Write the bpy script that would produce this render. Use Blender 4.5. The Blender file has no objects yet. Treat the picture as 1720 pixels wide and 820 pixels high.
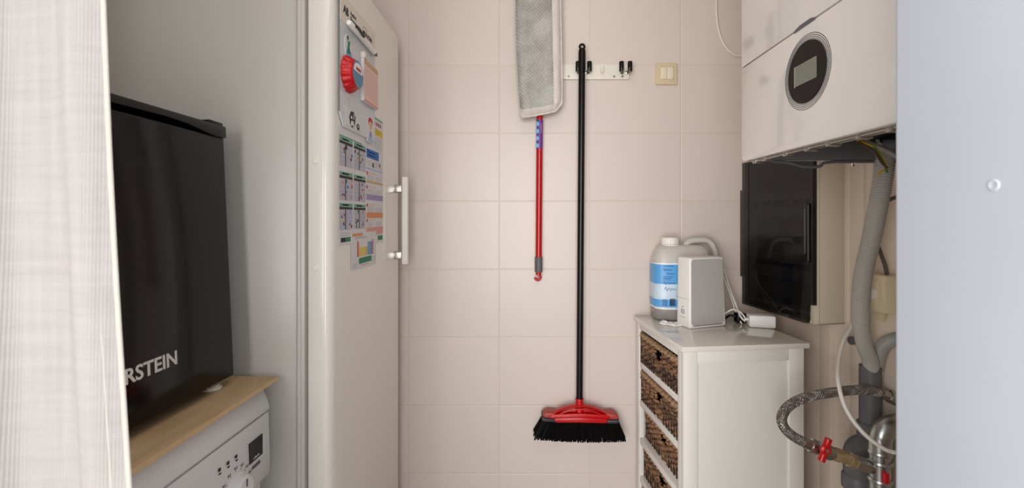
import bpy, bmesh, math, random
from mathutils import Vector, Matrix, noise
random.seed(7)
R = math.radians
C = bpy.context.scene.collection
SC = bpy.context.scene
EYE = 1.211
# ---------------------------------------------------------------- camera, world, lights
cam_d = bpy.data.cameras.new('camera'); cam = bpy.data.objects.new('camera', cam_d); C.objects.link(cam)
cam.location = (0, 0, EYE); cam.rotation_euler = (R(90), 0, 0)
cam_d.sensor_width = 36; cam_d.lens = 36*764/1720
cam_d.shift_x = -25/1720; cam_d.shift_y = -46/1720
cam_d.clip_start = 0.02
cam_d.dof.use_dof = True; cam_d.dof.focus_distance = 1.45; cam_d.dof.aperture_fstop = 7.0
SC.camera = cam
SC.view_settings.view_transform = 'Standard'; SC.view_settings.look = 'None'
SC.view_settings.gamma = 1; SC.view_settings.use_curve_mapping = False
SC.view_settings.exposure = 0.0
w = bpy.data.worlds.new('daylight'); SC.world = w; w.use_nodes = True
w.node_tree.nodes['Background'].inputs[0].default_value = (0.86, 0.93, 1.0, 1)
w.node_tree.nodes['Background'].inputs[1].default_value = 1.15
def area(name, loc, rot, sx, sy, power, col):
    l = bpy.data.lights.new(name, 'AREA'); l.shape = 'RECTANGLE'; l.size = sx; l.size_y = sy
    l.energy = power; l.color = col
    o = bpy.data.objects.new(name, l); C.objects.link(o); o.location = loc; o.rotation_euler = rot
    return o
area('added_overhead_fill', (0.0, 0.62, 2.44), (0, 0, 0), 0.6, 0.4, 2.3, (1.0, 0.92, 0.84))  # added warm fill from above for cabinet and boiler sides, no known lamp
area('window_light', (-0.62, -1.6, 1.15), (R(90), 0, R(-12)), 2.4, 1.8, 98.0, (1.0, 0.975, 0.953))

# ---------------------------------------------------------------- materials
def lin(c):
    out = []
    for v in c[:3]:
        v = v/255.0
        out.append(v/12.92 if v <= 0.04045 else ((v+0.055)/1.055)**2.4)
    return (out[0], out[1], out[2], 1.0)
def mat(name, col, rough=0.5, metal=0.0, bump=None, vary=None, coat=0.0, trans=0.0, alpha=1.0, sub=0.0, spec=0.5):
    m = bpy.data.materials.new(name); m.use_nodes = True
    nt = m.node_tree; b = nt.nodes['Principled BSDF']
    c = lin(col)
    b.inputs['Base Color'].default_value = c
    b.inputs['Roughness'].default_value = rough; b.inputs['Metallic'].default_value = metal
    b.inputs['Coat Weight'].default_value = coat; b.inputs['Coat Roughness'].default_value = 0.06
    b.inputs['Transmission Weight'].default_value = trans
    b.inputs['Alpha'].default_value = alpha
    b.inputs['Specular IOR Level'].default_value = spec
    if sub: b.inputs['Subsurface Weight'].default_value = sub; b.inputs['Subsurface Radius'].default_value = (.02,.02,.02)
    tc = nt.nodes.new('ShaderNodeTexCoord')
    # every surface gets a touch of procedural variation
    vs, va = vary if vary else (6.0, 0.03)
    n = nt.nodes.new('ShaderNodeTexNoise'); n.inputs['Scale'].default_value = vs; n.inputs['Detail'].default_value = 4
    nt.links.new(tc.outputs['Object'], n.inputs['Vector'])
    mr = nt.nodes.new('ShaderNodeMapRange')
    mr.inputs['From Min'].default_value = .3; mr.inputs['From Max'].default_value = .7
    mr.inputs['To Min'].default_value = 1-va; mr.inputs['To Max'].default_value = 1+va*.6
    nt.links.new(n.outputs['Fac'], mr.inputs['Value'])
    hs = nt.nodes.new('ShaderNodeHueSaturation'); hs.inputs['Color'].default_value = c
    nt.links.new(mr.outputs[0], hs.inputs['Value']); nt.links.new(hs.outputs[0], b.inputs['Base Color'])
    if bump:
        sc, st, dist = bump
        n2 = nt.nodes.new('ShaderNodeTexNoise'); n2.inputs['Scale'].default_value = sc; n2.inputs['Detail'].default_value = 3
        nt.links.new(tc.outputs['Object'], n2.inputs['Vector'])
        bp = nt.nodes.new('ShaderNodeBump'); bp.inputs['Strength'].default_value = st; bp.inputs['Distance'].default_value = dist
        nt.links.new(n2.outputs['Fac'], bp.inputs['Height']); nt.links.new(bp.outputs[0], b.inputs['Normal'])
    return m

M = {}
M['paint_white'] = mat('painted_plaster', (222, 214, 204), .7, bump=(60, .15, .002))
M['paint_beige'] = mat('cream_painted_wall', (222, 205, 186), .6, bump=(18, .35, .004), vary=(5, .05))
M['batten'] = mat('cream_painted_wood', (216, 199, 181), .5, bump=(25, .3, .002))
M['floor'] = mat('grey_floor_tile', (150, 142, 134), .4)
M['jamb'] = mat('white_door_frame_paint', (194, 198, 207), .45, bump=(40, .08, .001))
M['enamel'] = mat('white_enamel', (200, 195, 188), .30, bump=(300, .04, .0005), vary=(2, .01))
M['enamel_gloss'] = mat('glossy_white_door_enamel', (234, 229, 220), .16, vary=(2, .01), coat=.3)
M['washer'] = mat('white_appliance_plastic', (230, 228, 228), .35, vary=(2, .01))
M['gasket'] = mat('grey_rubber_seal', (140, 136, 130), .7)
M['handle_white'] = mat('satin_white_handle', (232, 228, 220), .35)
M['chrome'] = mat('brushed_chrome', (200, 197, 190), .28, 1.0)
M['black_gloss'] = mat('glossy_black_door', (16, 11, 11), .13, bump=(5, .12, .004), vary=(4, .1), spec=.22)
M['black_plastic'] = mat('black_plastic', (13, 12, 13), .3, spec=.35)
M['matt_black'] = mat('matt_black', (8, 7, 7), .6, spec=.2)
M['grey_plastic'] = mat('dark_grey_plastic', (92, 92, 94), .5)
M['bumper'] = mat('charcoal_rubber', (44, 46, 48), .5)
M['lettering'] = mat('silver_lettering', (215, 210, 204), .35)
M['red'] = mat('red_plastic', (192, 8, 14), .32)
M['red_pole'] = mat('red_lacquered_pole', (184, 10, 16), .25)
M['purple'] = mat('purple_sticker', (120, 50, 140), .4)
M['skyblue'] = mat('sky_blue_sticker', (90, 165, 225), .4)
M['navy'] = mat('navy_print', (40, 50, 110), .5)
M['cream_plastic'] = mat('cream_plastic', (232, 221, 196), .4)
M['rail'] = mat('off_white_rail_plastic', (236, 230, 216), .4)
M['socket_beige'] = mat('aged_beige_plastic', (216, 198, 164), .4)
M['fuse_beige'] = mat('beige_box_plastic', (210, 197, 175), .55, vary=(3, .03))
M['smoke'] = mat('smoked_door_plastic', (14, 11, 12), .05, alpha=.66, spec=.5)
M['breaker'] = mat('breaker_grey', (170, 168, 166), .5)
M['breaker_dark'] = mat('breaker_switch_black', (30, 30, 32), .5)
M['boiler'] = mat('boiler_white_panel', (224, 217, 212), .14, vary=(2, .01), coat=.5, bump=(240, .03, .0005))
M['boiler_side'] = mat('boiler_side_metal', (190, 188, 186), .4, 0.2)
M['steel'] = mat('steel_bracket', (176, 172, 166), .33, 1.0)
M['galv'] = mat('galvanised_steel', (178, 177, 174), .30, 1.0, vary=(30, .15), bump=(60, .15, .001))
M['brass'] = mat('brass_fitting', (190, 168, 132), .4, .7, vary=(40, .2))
M['lcd'] = mat('grey_green_display', (122, 124, 110), .3)
M['disc'] = mat('black_display_disc', (26, 19, 19), .5, spec=.3)
M['ring_grey'] = mat('thin_grey_ring', (78, 70, 68), .5)
M['hose_grey'] = mat('grey_corrugated_plastic', (172, 167, 160), .5)
M['pipe_grey'] = mat('light_grey_pvc', (158, 155, 150), .45)
M['pipe_dark'] = mat('dark_grey_pvc', (92, 90, 92), .5, bump=(30, .1, .001))
M['cable_white'] = mat('white_cable', (232, 227, 218), .45)
M['cable_grey'] = mat('grey_cable', (150, 146, 140), .5)
M['cable_dark'] = mat('dark_grey_cable', (86, 82, 76), .5)
M['wire_yellow'] = mat('yellow_wire', (205, 170, 50), .45)
M['wire_green'] = mat('green_wire', (70, 110, 50), .45)
M['wire_brown'] = mat('brown_wire', (100, 60, 35), .45)
M['cab_white'] = mat('white_cabinet_lacquer', (228, 224, 217), .38, bump=(90, .05, .0006), vary=(3, .015))
M['cab_top'] = mat('glossy_white_cabinet_top', (224, 218, 209), .12, coat=.4, vary=(3, .02))
M['device_white'] = mat('white_device_plastic', (238, 236, 232), .35)
M['grille'] = mat('grey_fabric_grille', (178, 174, 171), .85, bump=(500, .3, .001))
M['bottle'] = mat('cloudy_white_plastic', (205, 200, 192), .35, sub=.3, vary=(10, .06))
M['liquid'] = mat('bottle_with_grey_liquid', (150, 143, 138), .3, vary=(9, .1))
M['cap'] = mat('white_screw_cap', (240, 235, 225), .4)
M['paper'] = mat('white_paper', (222, 220, 222), .8)
M['lavender'] = mat('lavender_print', (196, 192, 208), .8)
M['mint'] = mat('mint_print', (120, 170, 150), .8)
M['green'] = mat('green_print', (40, 130, 95), .7)
M['dkgreen'] = mat('dark_green_print', (70, 100, 70), .7)
M['ink'] = mat('black_print', (40, 38, 40), .7)
M['grey_print'] = mat('grey_print', (160, 158, 160), .8)
M['blue'] = mat('blue_print', (40, 110, 185), .7)
M['pale_blue'] = mat('pale_blue_print', (170, 195, 220), .8)
M['orange'] = mat('orange_print', (222, 150, 100), .8)
M['tan'] = mat('tan_print', (205, 175, 140), .8)
M['violet'] = mat('violet_print', (165, 150, 190), .8)
M['pink'] = mat('pink_paper', (238, 205, 196), .8)
M['pink_d'] = mat('rose_print', (222, 160, 150), .8)
M['yellow'] = mat('yellow_print', (225, 200, 80), .7)
M['red_print'] = mat('red_print', (190, 50, 50), .7)
M['board'] = mat('pale_blue_whiteboard', (206, 211, 216), .25)
M['board_head'] = mat('cream_board_header', (226, 218, 204), .35)
M['skin_print'] = mat('skin_tone_print', (235, 195, 170), .7)
M['teal'] = mat('teal_label', (60, 130, 160), .4)

# tiled wall: grid lines laid on world X and Z
def tile_mat():
    m = bpy.data.materials.new('glazed_wall_tiles'); m.use_nodes = True
    nt = m.node_tree; b = nt.nodes['Principled BSDF']; N = nt.nodes.new; L = nt.links.new
    tc = N('ShaderNodeTexCoord'); sp = N('ShaderNodeSeparateXYZ'); L(tc.outputs['Object'], sp.inputs[0])
    def edge(out, off, pitch, half):
        a = N('ShaderNodeMath'); a.operation = 'ADD'; a.inputs[1].default_value = off; L(out, a.inputs[0])
        d = N('ShaderNodeMath'); d.operation = 'DIVIDE'; d.inputs[1].default_value = pitch; L(a.outputs[0], d.inputs[0])
        f = N('ShaderNodeMath'); f.operation = 'FRACT'; L(d.outputs[0], f.inputs[0])
        s = N('ShaderNodeMath'); s.operation = 'SUBTRACT'; s.inputs[1].default_value = .5; L(f.outputs[0], s.inputs[0])
        ab = N('ShaderNodeMath'); ab.operation = 'ABSOLUTE'; L(s.outputs[0], ab.inputs[0])
        mr = N('ShaderNodeMapRange'); mr.interpolation_type = 'SMOOTHSTEP'
        mr.inputs['From Min'].default_value = .5-half*2.2/pitch; mr.inputs['From Max'].default_value = .5-half*.6/pitch
        L(ab.outputs[0], mr.inputs['Value']); return mr.outputs[0], d.outputs[0]
    PX, PZ = 0.3301, 0.2479
    gx, ux = edge(sp.outputs['X'], .4307+20*PX, PX, .0013)
    gz, uz = edge(sp.outputs['Z'], -(EYE+.552)+20*PZ, PZ, .0013)
    mx = N('ShaderNodeMath'); mx.operation = 'MAXIMUM'; L(gx, mx.inputs[0]); L(gz, mx.inputs[1])
    fl1 = N('ShaderNodeMath'); fl1.operation = 'FLOOR'; L(ux, fl1.inputs[0])
    fl2 = N('ShaderNodeMath'); fl2.operation = 'FLOOR'; L(uz, fl2.inputs[0])
    cb = N('ShaderNodeCombineXYZ'); L(fl1.outputs[0], cb.inputs[0]); L(fl2.outputs[0], cb.inputs[1])
    wn = N('ShaderNodeTexWhiteNoise'); wn.noise_dimensions = '3D'; L(cb.outputs[0], wn.inputs['Vector'])
    mr = N('ShaderNodeMapRange'); mr.inputs['To Min'].default_value = .98; mr.inputs['To Max'].default_value = 1.01
    L(wn.outputs['Value'], mr.inputs['Value'])
    hs = N('ShaderNodeHueSaturation'); hs.inputs['Color'].default_value = lin((220, 206, 197)); L(mr.outputs[0], hs.inputs['Value'])
    mix = N('ShaderNodeMix'); mix.data_type = 'RGBA'
    L(mx.outputs[0], mix.inputs[0]); L(hs.outputs[0], mix.inputs[6]); mix.inputs[7].default_value = lin((217, 203, 190))
    L(mix.outputs[2], b.inputs['Base Color'])
    b.inputs['Roughness'].default_value = .34
    n = N('ShaderNodeTexNoise'); n.inputs['Scale'].default_value = 9; n.inputs['Detail'].default_value = 2
    L(tc.outputs['Object'], n.inputs['Vector'])
    inv = N('ShaderNodeMath'); inv.operation = 'MULTIPLY_ADD'; inv.inputs[1].default_value = -1.0
    L(mx.outputs[0], inv.inputs[0])
    ns = N('ShaderNodeMath'); ns.operation = 'MULTIPLY'; ns.inputs[1].default_value = .5; L(n.outputs['Fac'], ns.inputs[0])
    L(ns.outputs[0], inv.inputs[2])
    bp = N('ShaderNodeBump'); bp.inputs['Strength'].default_value = .5; bp.inputs['Distance'].default_value = .0015
    L(inv.outputs[0], bp.inputs['Height']); L(bp.outputs[0], b.inputs['Normal'])
    return m
M['tile'] = tile_mat()

def wood_mat():
    m = bpy.data.materials.new('birch_plywood'); m.use_nodes = True
    nt = m.node_tree; b = nt.nodes['Principled BSDF']; N = nt.nodes.new; L = nt.links.new
    tc = N('ShaderNodeTexCoord'); mp = N('ShaderNodeMapping'); mp.inputs['Scale'].default_value = (9, 2.2, 90)
    L(tc.outputs['Object'], mp.inputs[0])
    n = N('ShaderNodeTexNoise'); n.inputs['Scale'].default_value = 2.2; n.inputs['Detail'].default_value = 6
    n.inputs['Distortion'].default_value = 1.2; L(mp.outputs[0], n.inputs['Vector'])
    cr = N('ShaderNodeValToRGB'); cr.color_ramp.elements[0].position = .3; cr.color_ramp.elements[1].position = .7
    cr.color_ramp.elements[0].color = lin((182, 150, 112)); cr.color_ramp.elements[1].color = lin((202, 172, 134))
    L(n.outputs['Fac'], cr.inputs[0]); L(cr.outputs[0], b.inputs['Base Color'])
    b.inputs['Roughness'].default_value = .6
    return m
M['plywood'] = wood_mat()
M['ply_edge'] = mat('plywood_sawn_edge', (216, 184, 138), .6, vary=(60, .08))

def wicker_mat(name='woven_wicker', dark=(66, 44, 28), light=(150, 112, 78)):
    m = bpy.data.materials.new(name); m.use_nodes = True
    nt = m.node_tree; b = nt.nodes['Principled BSDF']; N = nt.nodes.new; L = nt.links.new
    g = N('ShaderNodeNewGeometry'); tc = N('ShaderNodeTexCoord')
    n = N('ShaderNodeTexNoise'); n.inputs['Scale'].default_value = 55; n.inputs['Detail'].default_value = 3
    L(tc.outputs['Object'], n.inputs['Vector'])
    a = N('ShaderNodeMath'); a.operation = 'MULTIPLY_ADD'; a.inputs[1].default_value = .55
    L(g.outputs['Random Per Island'], a.inputs[0]); 
    n3 = N('ShaderNodeMath'); n3.operation = 'MULTIPLY'; n3.inputs[1].default_value = .5; L(n.outputs['Fac'], n3.inputs[0])
    L(n3.outputs[0], a.inputs[2])
    cr = N('ShaderNodeValToRGB'); cr.color_ramp.elements[0].position = .15; cr.color_ramp.elements[1].position = .8
    cr.color_ramp.elements[0].color = lin(dark); cr.color_ramp.elements[1].color = lin(light)
    L(a.outputs[0], cr.inputs[0]); L(cr.outputs[0], b.inputs['Base Color']); b.inputs['Roughness'].default_value = .55
    return m
M['wicker'] = wicker_mat()

def curtain_mat():
    m = bpy.data.materials.new('white_linen_gauze'); m.use_nodes = True
    nt = m.node_tree; nt.nodes.remove(nt.nodes['Principled BSDF']); N = nt.nodes.new; L = nt.links.new
    out = nt.nodes['Material Output']
    tc = N('ShaderNodeTexCoord')
    def wv(axis, scale):
        wt = N('ShaderNodeTexWave'); wt.bands_direction = axis; wt.inputs['Scale'].default_value = scale
        wt.inputs['Distortion'].default_value = .6; wt.inputs['Detail'].default_value = 1
        L(tc.outputs['Object'], wt.inputs['Vector']); return wt.outputs['Fac']
    a, b_ = wv('X', 130), wv('Z', 130)
    ad = N('ShaderNodeMath'); ad.operation = 'ADD'; L(a, ad.inputs[0]); L(b_, ad.inputs[1])
    mp = N('ShaderNodeMapping'); mp.inputs['Scale'].default_value = (9, 9, 130); L(tc.outputs['Object'], mp.inputs[0])
    sl = N('ShaderNodeTexNoise'); sl.inputs['Scale'].default_value = 1; sl.inputs['Detail'].default_value = 3; L(mp.outputs[0], sl.inputs['Vector'])
    mp2 = N('ShaderNodeMapping'); mp2.inputs['Scale'].default_value = (130, 9, 5); L(tc.outputs['Object'], mp2.inputs[0])
    sl2 = N('ShaderNodeTexNoise'); sl2.inputs['Scale'].default_value = 1; L(mp2.outputs[0], sl2.inputs['Vector'])
    s = N('ShaderNodeMath'); s.operation = 'ADD'; L(sl.outputs['Fac'], s.inputs[0]); L(sl2.outputs['Fac'], s.inputs[1])
    mr = N('ShaderNodeMapRange'); mr.inputs['From Min'].default_value = .7; mr.inputs['From Max'].default_value = 1.3
    mr.inputs['To Min'].default_value = .16; mr.inputs['To Max'].default_value = 0.0; L(s.outputs[0], mr.inputs['Value'])
    d = N('ShaderNodeBsdfDiffuse'); d.inputs[0].default_value = lin((184, 179, 176))
    t = N('ShaderNodeBsdfTranslucent'); t.inputs[0].default_value = lin((186, 179, 174))
    mx = N('ShaderNodeMixShader'); mx.inputs[0].default_value = .35; L(d.outputs[0], mx.inputs[1]); L(t.outputs[0], mx.inputs[2])
    tr = N('ShaderNodeBsdfTransparent')
    mx2 = N('ShaderNodeMixShader'); L(mr.outputs[0], mx2.inputs[0]); L(mx.outputs[0], mx2.inputs[1]); L(tr.outputs[0], mx2.inputs[2])
    bp = N('ShaderNodeBump'); bp.inputs['Strength'].default_value = .3; bp.inputs['Distance'].default_value = .0012
    a3 = N('ShaderNodeMath'); a3.operation = 'MULTIPLY_ADD'; a3.inputs[1].default_value = 2.5; L(s.outputs[0], a3.inputs[0]); L(ad.outputs[0], a3.inputs[2])
    L(a3.outputs[0], bp.inputs['Height']); L(bp.outputs[0], d.inputs['Normal'])
    L(mx2.outputs[0], out.inputs[0])
    return m
M['curtain'] = curtain_mat()
M['hem'] = mat('linen_hem', (170, 164, 154), .9, bump=(250, .4, .001))

def terry_mat():
    m = bpy.data.materials.new('grey_microfibre'); m.use_nodes = True
    nt = m.node_tree; b = nt.nodes['Principled BSDF']; N = nt.nodes.new; L = nt.links.new
    tc = N('ShaderNodeTexCoord'); mp = N('ShaderNodeMapping'); mp.inputs['Rotation'].default_value = (0, R(45), 0)
    L(tc.outputs['Object'], mp.inputs[0])
    def wv(axis):
        wt = N('ShaderNodeTexWave'); wt.bands_direction = axis; wt.inputs['Scale'].default_value = 34
        wt.inputs['Distortion'].default_value = 1.5; wt.inputs['Detail Scale'].default_value = 3
        L(mp.outputs[0], wt.inputs['Vector']); return wt.outputs['Fac']
    a = N('ShaderNodeMath'); a.operation = 'MULTIPLY'; L(wv('X'), a.inputs[0]); L(wv('Z'), a.inputs[1])
    n = N('ShaderNodeTexNoise'); n.inputs['Scale'].default_value = 14; n.inputs['Detail'].default_value = 5; L(tc.outputs['Object'], n.inputs['Vector'])
    cr = N('ShaderNodeValToRGB'); cr.color_ramp.elements[0].position = .3; cr.color_ramp.elements[1].position = .6
    cr.color_ramp.elements[0].color = lin((176, 173, 164)); cr.color_ramp.elements[1].color = lin((212, 212, 206))
    L(n.outputs['Fac'], cr.inputs[0])
    mx = N('ShaderNodeMix'); mx.data_type = 'RGBA'; mx.blend_type = 'MULTIPLY'; mx.inputs[0].default_value = .30
    L(cr.outputs[0], mx.inputs[6]); L(a.outputs[0], mx.inputs[7])
    L(mx.outputs[2], b.inputs['Base Color']); b.inputs['Roughness'].default_value = .95
    bp = N('ShaderNodeBump'); bp.inputs['Strength'].default_value = .8; bp.inputs['Distance'].default_value = .003
    L(a.outputs[0], bp.inputs['Height']); L(bp.outputs[0], b.inputs['Normal'])
    return m
M['terry'] = terry_mat()
M['terry_edge'] = mat('off_white_microfibre_edge', (226, 218, 210), .95, bump=(420, .9, .003), vary=(30, .08))
def braid_mat():
    m = bpy.data.materials.new('braided_steel'); m.use_nodes = True
    nt = m.node_tree; b = nt.nodes['Principled BSDF']; N = nt.nodes.new; L = nt.links.new
    tc = N('ShaderNodeTexCoord')
    def wv(rot):
        mp = N('ShaderNodeMapping'); mp.inputs['Rotation'].default_value = rot; L(tc.outputs['Object'], mp.inputs[0])
        wt = N('ShaderNodeTexWave'); wt.inputs['Scale'].default_value = 70; L(mp.outputs[0], wt.inputs['Vector']); return wt.outputs['Fac']
    a = N('ShaderNodeMath'); a.operation = 'MULTIPLY'; L(wv((0, R(35), 0)), a.inputs[0]); L(wv((0, R(-35), 0)), a.inputs[1])
    cr = N('ShaderNodeValToRGB'); cr.color_ramp.elements[0].color = lin((120, 112, 106)); cr.color_ramp.elements[1].color = lin((186, 179, 174))
    L(a.outputs[0], cr.inputs[0]); L(cr.outputs[0], b.inputs['Base Color'])
    b.inputs['Metallic'].default_value = .8; b.inputs['Roughness'].default_value = .38
    bp = N('ShaderNodeBump'); bp.inputs['Strength'].default_value = .6; bp.inputs['Distance'].default_value = .001
    L(a.outputs[0], bp.inputs['Height']); L(bp.outputs[0], b.inputs['Normal'])
    return m
M['braid'] = braid_mat()

# ---------------------------------------------------------------- geometry helpers
def W(px, py, Y):
    """point seen at picture position (px, py) at distance Y from the lens"""
    return Vector(((px-885)*Y/764, Y, EYE-(py-364)*Y/764))

class MB:
    """collects shapes, builds ONE mesh object"""
    def __init__(s): s.bm = bmesh.new(); s.mi = 0; s.mats = []
    def use(s, m):
        if m not in s.mats: s.mats.append(m)
        s.mi = s.mats.index(m); return s
    def _merge(s, b, T=None):
        if T is not None: b.transform(T)
        for f in b.faces: f.material_index = s.mi; f.smooth = True
        me = bpy.data.meshes.new('tmp'); b.to_mesh(me); b.free(); s.bm.from_mesh(me); bpy.data.meshes.remove(me); return s
    def box(s, x0, x1, y0, y1, z0, z1, bev=0.0, seg=2, T=None):
        b = bmesh.new(); bmesh.ops.create_cube(b, size=1)
        b.transform(Matrix.Translation(((x0+x1)/2, (y0+y1)/2, (z0+z1)/2)) @ Matrix.Diagonal((abs(x1-x0), abs(y1-y0), abs(z1-z0), 1)))
        if bev: bmesh.ops.bevel(b, geom=b.edges[:], offset=bev, segments=seg, profile=.5, affect='EDGES')
        return s._merge(b, T)
    def prism(s, pts, axis, a0, a1, bev=0.0, seg=2, T=None):
        """pts: 2-D outline; axis 'x': (y,z) extruded in x; 'y': (x,z); 'z': (x,y)"""
        b = bmesh.new()
        def mk(p, a):
            return {'x': (a, p[0], p[1]), 'y': (p[0], a, p[1]), 'z': (p[0], p[1], a)}[axis]
        v0 = [b.verts.new(mk(p, a0)) for p in pts]; v1 = [b.verts.new(mk(p, a1)) for p in pts]
        b.faces.new(v0); b.faces.new(v1); n = len(pts)
        for i in range(n): b.faces.new((v0[i], v0[(i+1) % n], v1[(i+1) % n], v1[i]))
        bmesh.ops.recalc_face_normals(b, faces=b.faces[:])
        if bev:
            es = [e for e in b.edges if len(e.link_faces) == 2 and e.calc_face_angle(0) > .6]
            bmesh.ops.bevel(b, geom=es, offset=bev, segments=seg, profile=.5, affect='EDGES')
        return s._merge(b, T)
    def tube(s, pts, r, n=12, cap=True, smooth=0, rf=None, flat=None):
        pts = [Vector(p) for p in pts]
        if smooth: pts = spline(pts, smooth)
        b = bmesh.new(); rings = []
        up = None; L = 0
        for i, p in enumerate(pts):
            t = (pts[min(i+1, len(pts)-1)]-pts[max(i-1, 0)]).normalized()
            if up is None:
                up = Vector((0, 0, 1)) if abs(t.z) < .9 else Vector((1, 0, 0))
            up = (up-t*up.dot(t)).normalized(); side = t.cross(up)
            if i: L += (pts[i]-pts[i-1]).length
            rr = rf(L, i/(len(pts)-1)) if rf else r
            fa, fb = flat if flat else (1, 1)
            rings.append([b.verts.new(p+up*math.cos(2*math.pi*k/n)*rr*fa+side*math.sin(2*math.pi*k/n)*rr*fb) for k in range(n)])
        for a, c in zip(rings, rings[1:]):
            for k in range(n): b.faces.new((a[k], a[(k+1) % n], c[(k+1) % n], c[k]))
        if cap: b.faces.new(rings[0][::-1]); b.faces.new(rings[-1])
        bmesh.ops.recalc_face_normals(b, faces=b.faces[:])
        return s._merge(b)
    def cyl(s, p0, p1, r, n=24, r2=None):
        p0, p1 = Vector(p0), Vector(p1)
        return s.tube([p0, p1], r, n, rf=(lambda L, t: r+(r2-r)*t) if r2 is not None else None)
    def lathe(s, prof, o, axis=Vector((0, 0, 1)), n=32, rfn=None):
        """prof: list of (radius, height) along axis from o"""
        axis = Vector(axis).normalized(); u = axis.orthogonal().normalized(); v = axis.cross(u)
        b = bmesh.new(); rings = []
        for r, h in prof:
            rings.append([b.verts.new(Vector(o)+axis*h+(u*math.cos(2*math.pi*k/n)+v*math.sin(2*math.pi*k/n))*(max(r, 1e-5)*(rfn(k, n, r) if rfn else 1))) for k in range(n)])
        for a, c in zip(rings, rings[1:]):
            for k in range(n): b.faces.new((a[k], a[(k+1) % n], c[(k+1) % n], c[k]))
        b.faces.new(rings[0][::-1]); b.faces.new(rings[-1])
        bmesh.ops.recalc_face_normals(b, faces=b.faces[:])
        return s._merge(b)
    def ring(s, o, axis, R_, r, n=48, m=8):
        axis = Vector(axis).normalized(); u = axis.orthogonal().normalized(); v = axis.cross(u)
        b = bmesh.new(); rs = []
        for i in range(n):
            a = 2*math.pi*i/n; d = u*math.cos(a)+v*math.sin(a)
            rs.append([b.verts.new(Vector(o)+d*(R_+r*math.cos(2*math.pi*k/m))+axis*r*math.sin(2*math.pi*k/m)) for k in range(m)])
        for i in range(n):
            a, c = rs[i], rs[(i+1) % n]
            for k in range(m): b.faces.new((a[k], a[(k+1) % m], c[(k+1) % m], c[k]))
        bmesh.ops.recalc_face_normals(b, faces=b.faces[:])
        return s._merge(b)
    def build(s, name, m=None, parent=None, sharp=35):
        me = bpy.data.meshes.new(name); s.bm.to_mesh(me); s.bm.free()
        o = bpy.data.objects.new(name, me); C.objects.link(o)
        for x in (s.mats if s.mats else [m]): me.materials.append(x)
        me.set_sharp_from_angle(angle=R(sharp))
        if parent is not None: o.parent = parent
        return o

def spline(P, k):
    out = []; n = len(P)
    for i in range(n-1):
        p0, p1, p2, p3 = P[max(i-1, 0)], P[i], P[i+1], P[min(i+2, n-1)]
        for j in range(k):
            t = j/k
            out.append(.5*((2*p1)+(p2-p0)*t+(2*p0-5*p1+4*p2-p3)*t*t+(3*p1-p0-3*p2+p3)*t**3))
    out.append(P[-1]); return out

def tag(o, label=None, cat=None, group=None, kind=None):
    if label: o['label'] = label
    if cat: o['category'] = cat
    if group: o['group'] = group
    if kind: o['kind'] = kind
    return o
def thing(name, label, cat, loc=(0, 0, 0), rotz=0, group=None):
    o = bpy.data.objects.new(name, None); C.objects.link(o); o.location = loc; o.rotation_euler = (0, 0, rotz)
    o.empty_display_size = .05
    return tag(o, label, cat, group)
def off(o, v):
    """shift mesh of a world-built part into the frame of its thing's empty"""
    o.data.transform(Matrix.Translation(v)); return o
def settle(root):
    """parts were modelled in world coordinates: express them in the root's frame"""
    inv = root.matrix_basis.inverted()
    def rec(o):
        for ch in o.children:
            if ch.type == 'MESH': ch.data.transform(inv)
            rec(ch)
    rec(root)
def text_bm(txt, size, T, bold=0.0, extrude=.0003):
    cu = bpy.data.curves.new('t', 'FONT'); cu.body = txt; cu.size = size; cu.extrude = extrude; cu.offset = bold; cu.resolution_u = 3
    o = bpy.data.objects.new('t', cu); C.objects.link(o)
    dg = bpy.context.evaluated_depsgraph_get(); me = bpy.data.meshes.new_from_object(o.evaluated_get(dg))
    bpy.data.objects.remove(o); bpy.data.curves.remove(cu)
    b = bmesh.new(); b.from_mesh(me); bpy.data.meshes.remove(me); b.transform(T); return b
def frameT(o, ex, ey, ez, sx=1, sy=1):
    """matrix that sends local x,y,z to the world directions ex,ey,ez at o"""
    ex, ey, ez = Vector(ex)*sx, Vector(ey)*sy, Vector(ez)
    return Matrix(((ex.x, ey.x, ez.x, o[0]), (ex.y, ey.y, ez.y, o[1]), (ex.z, ey.z, ez.z, o[2]), (0, 0, 0, 1)))
def rrect(x0, x1, z0, z1, r, n=5):
    pts = []
    for cx, cz, a0 in ((x1-r, z1-r, 0), (x0+r, z1-r, 90), (x0+r, z0+r, 180), (x1-r, z0+r, 270)):
        for k in range(n+1):
            a = R(a0+90*k/n); pts.append((cx+r*math.cos(a), cz+r*math.sin(a)))
    return pts

# ---------------------------------------------------------------- the setting
YB = 1.654
def wall_x(y): return .86+(YB-y)*.148
def struct(name, mb, m): return tag(mb.build(name, m), kind='structure')
struct('wall_back', MB().box(-1.4, 1.3, YB, YB+.1, 0, 2.5), M['tile'])
struct('wall_left', MB().box(-1.45, -1.35, .2, YB+.1, 0, 2.5), M['paint_white'])
struct('wall_right', MB().prism([(wall_x(YB), YB), (wall_x(.2), .2), (wall_x(.2)+.12, .2), (wall_x(.2)+.12, YB)], 'z', 0, 2.5), M['paint_beige'])
struct('ceiling', MB().box(-1.45, 1.35, .2, YB+.1, 2.5, 2.6), M['paint_white'])
struct('floor', MB().box(-2.5, 2.5, -2.5, YB+.1, -.1, 0), M['floor'])
fw = MB(); fw.box(-1.45, -.66, .2, .34, 0, 2.5).box(.42, 1.2, .2, .34, 0, 2.5).box(-.66, .42, .2, .34, 2.12, 2.5)
struct('wall_front', fw, M['paint_white'])
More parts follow.
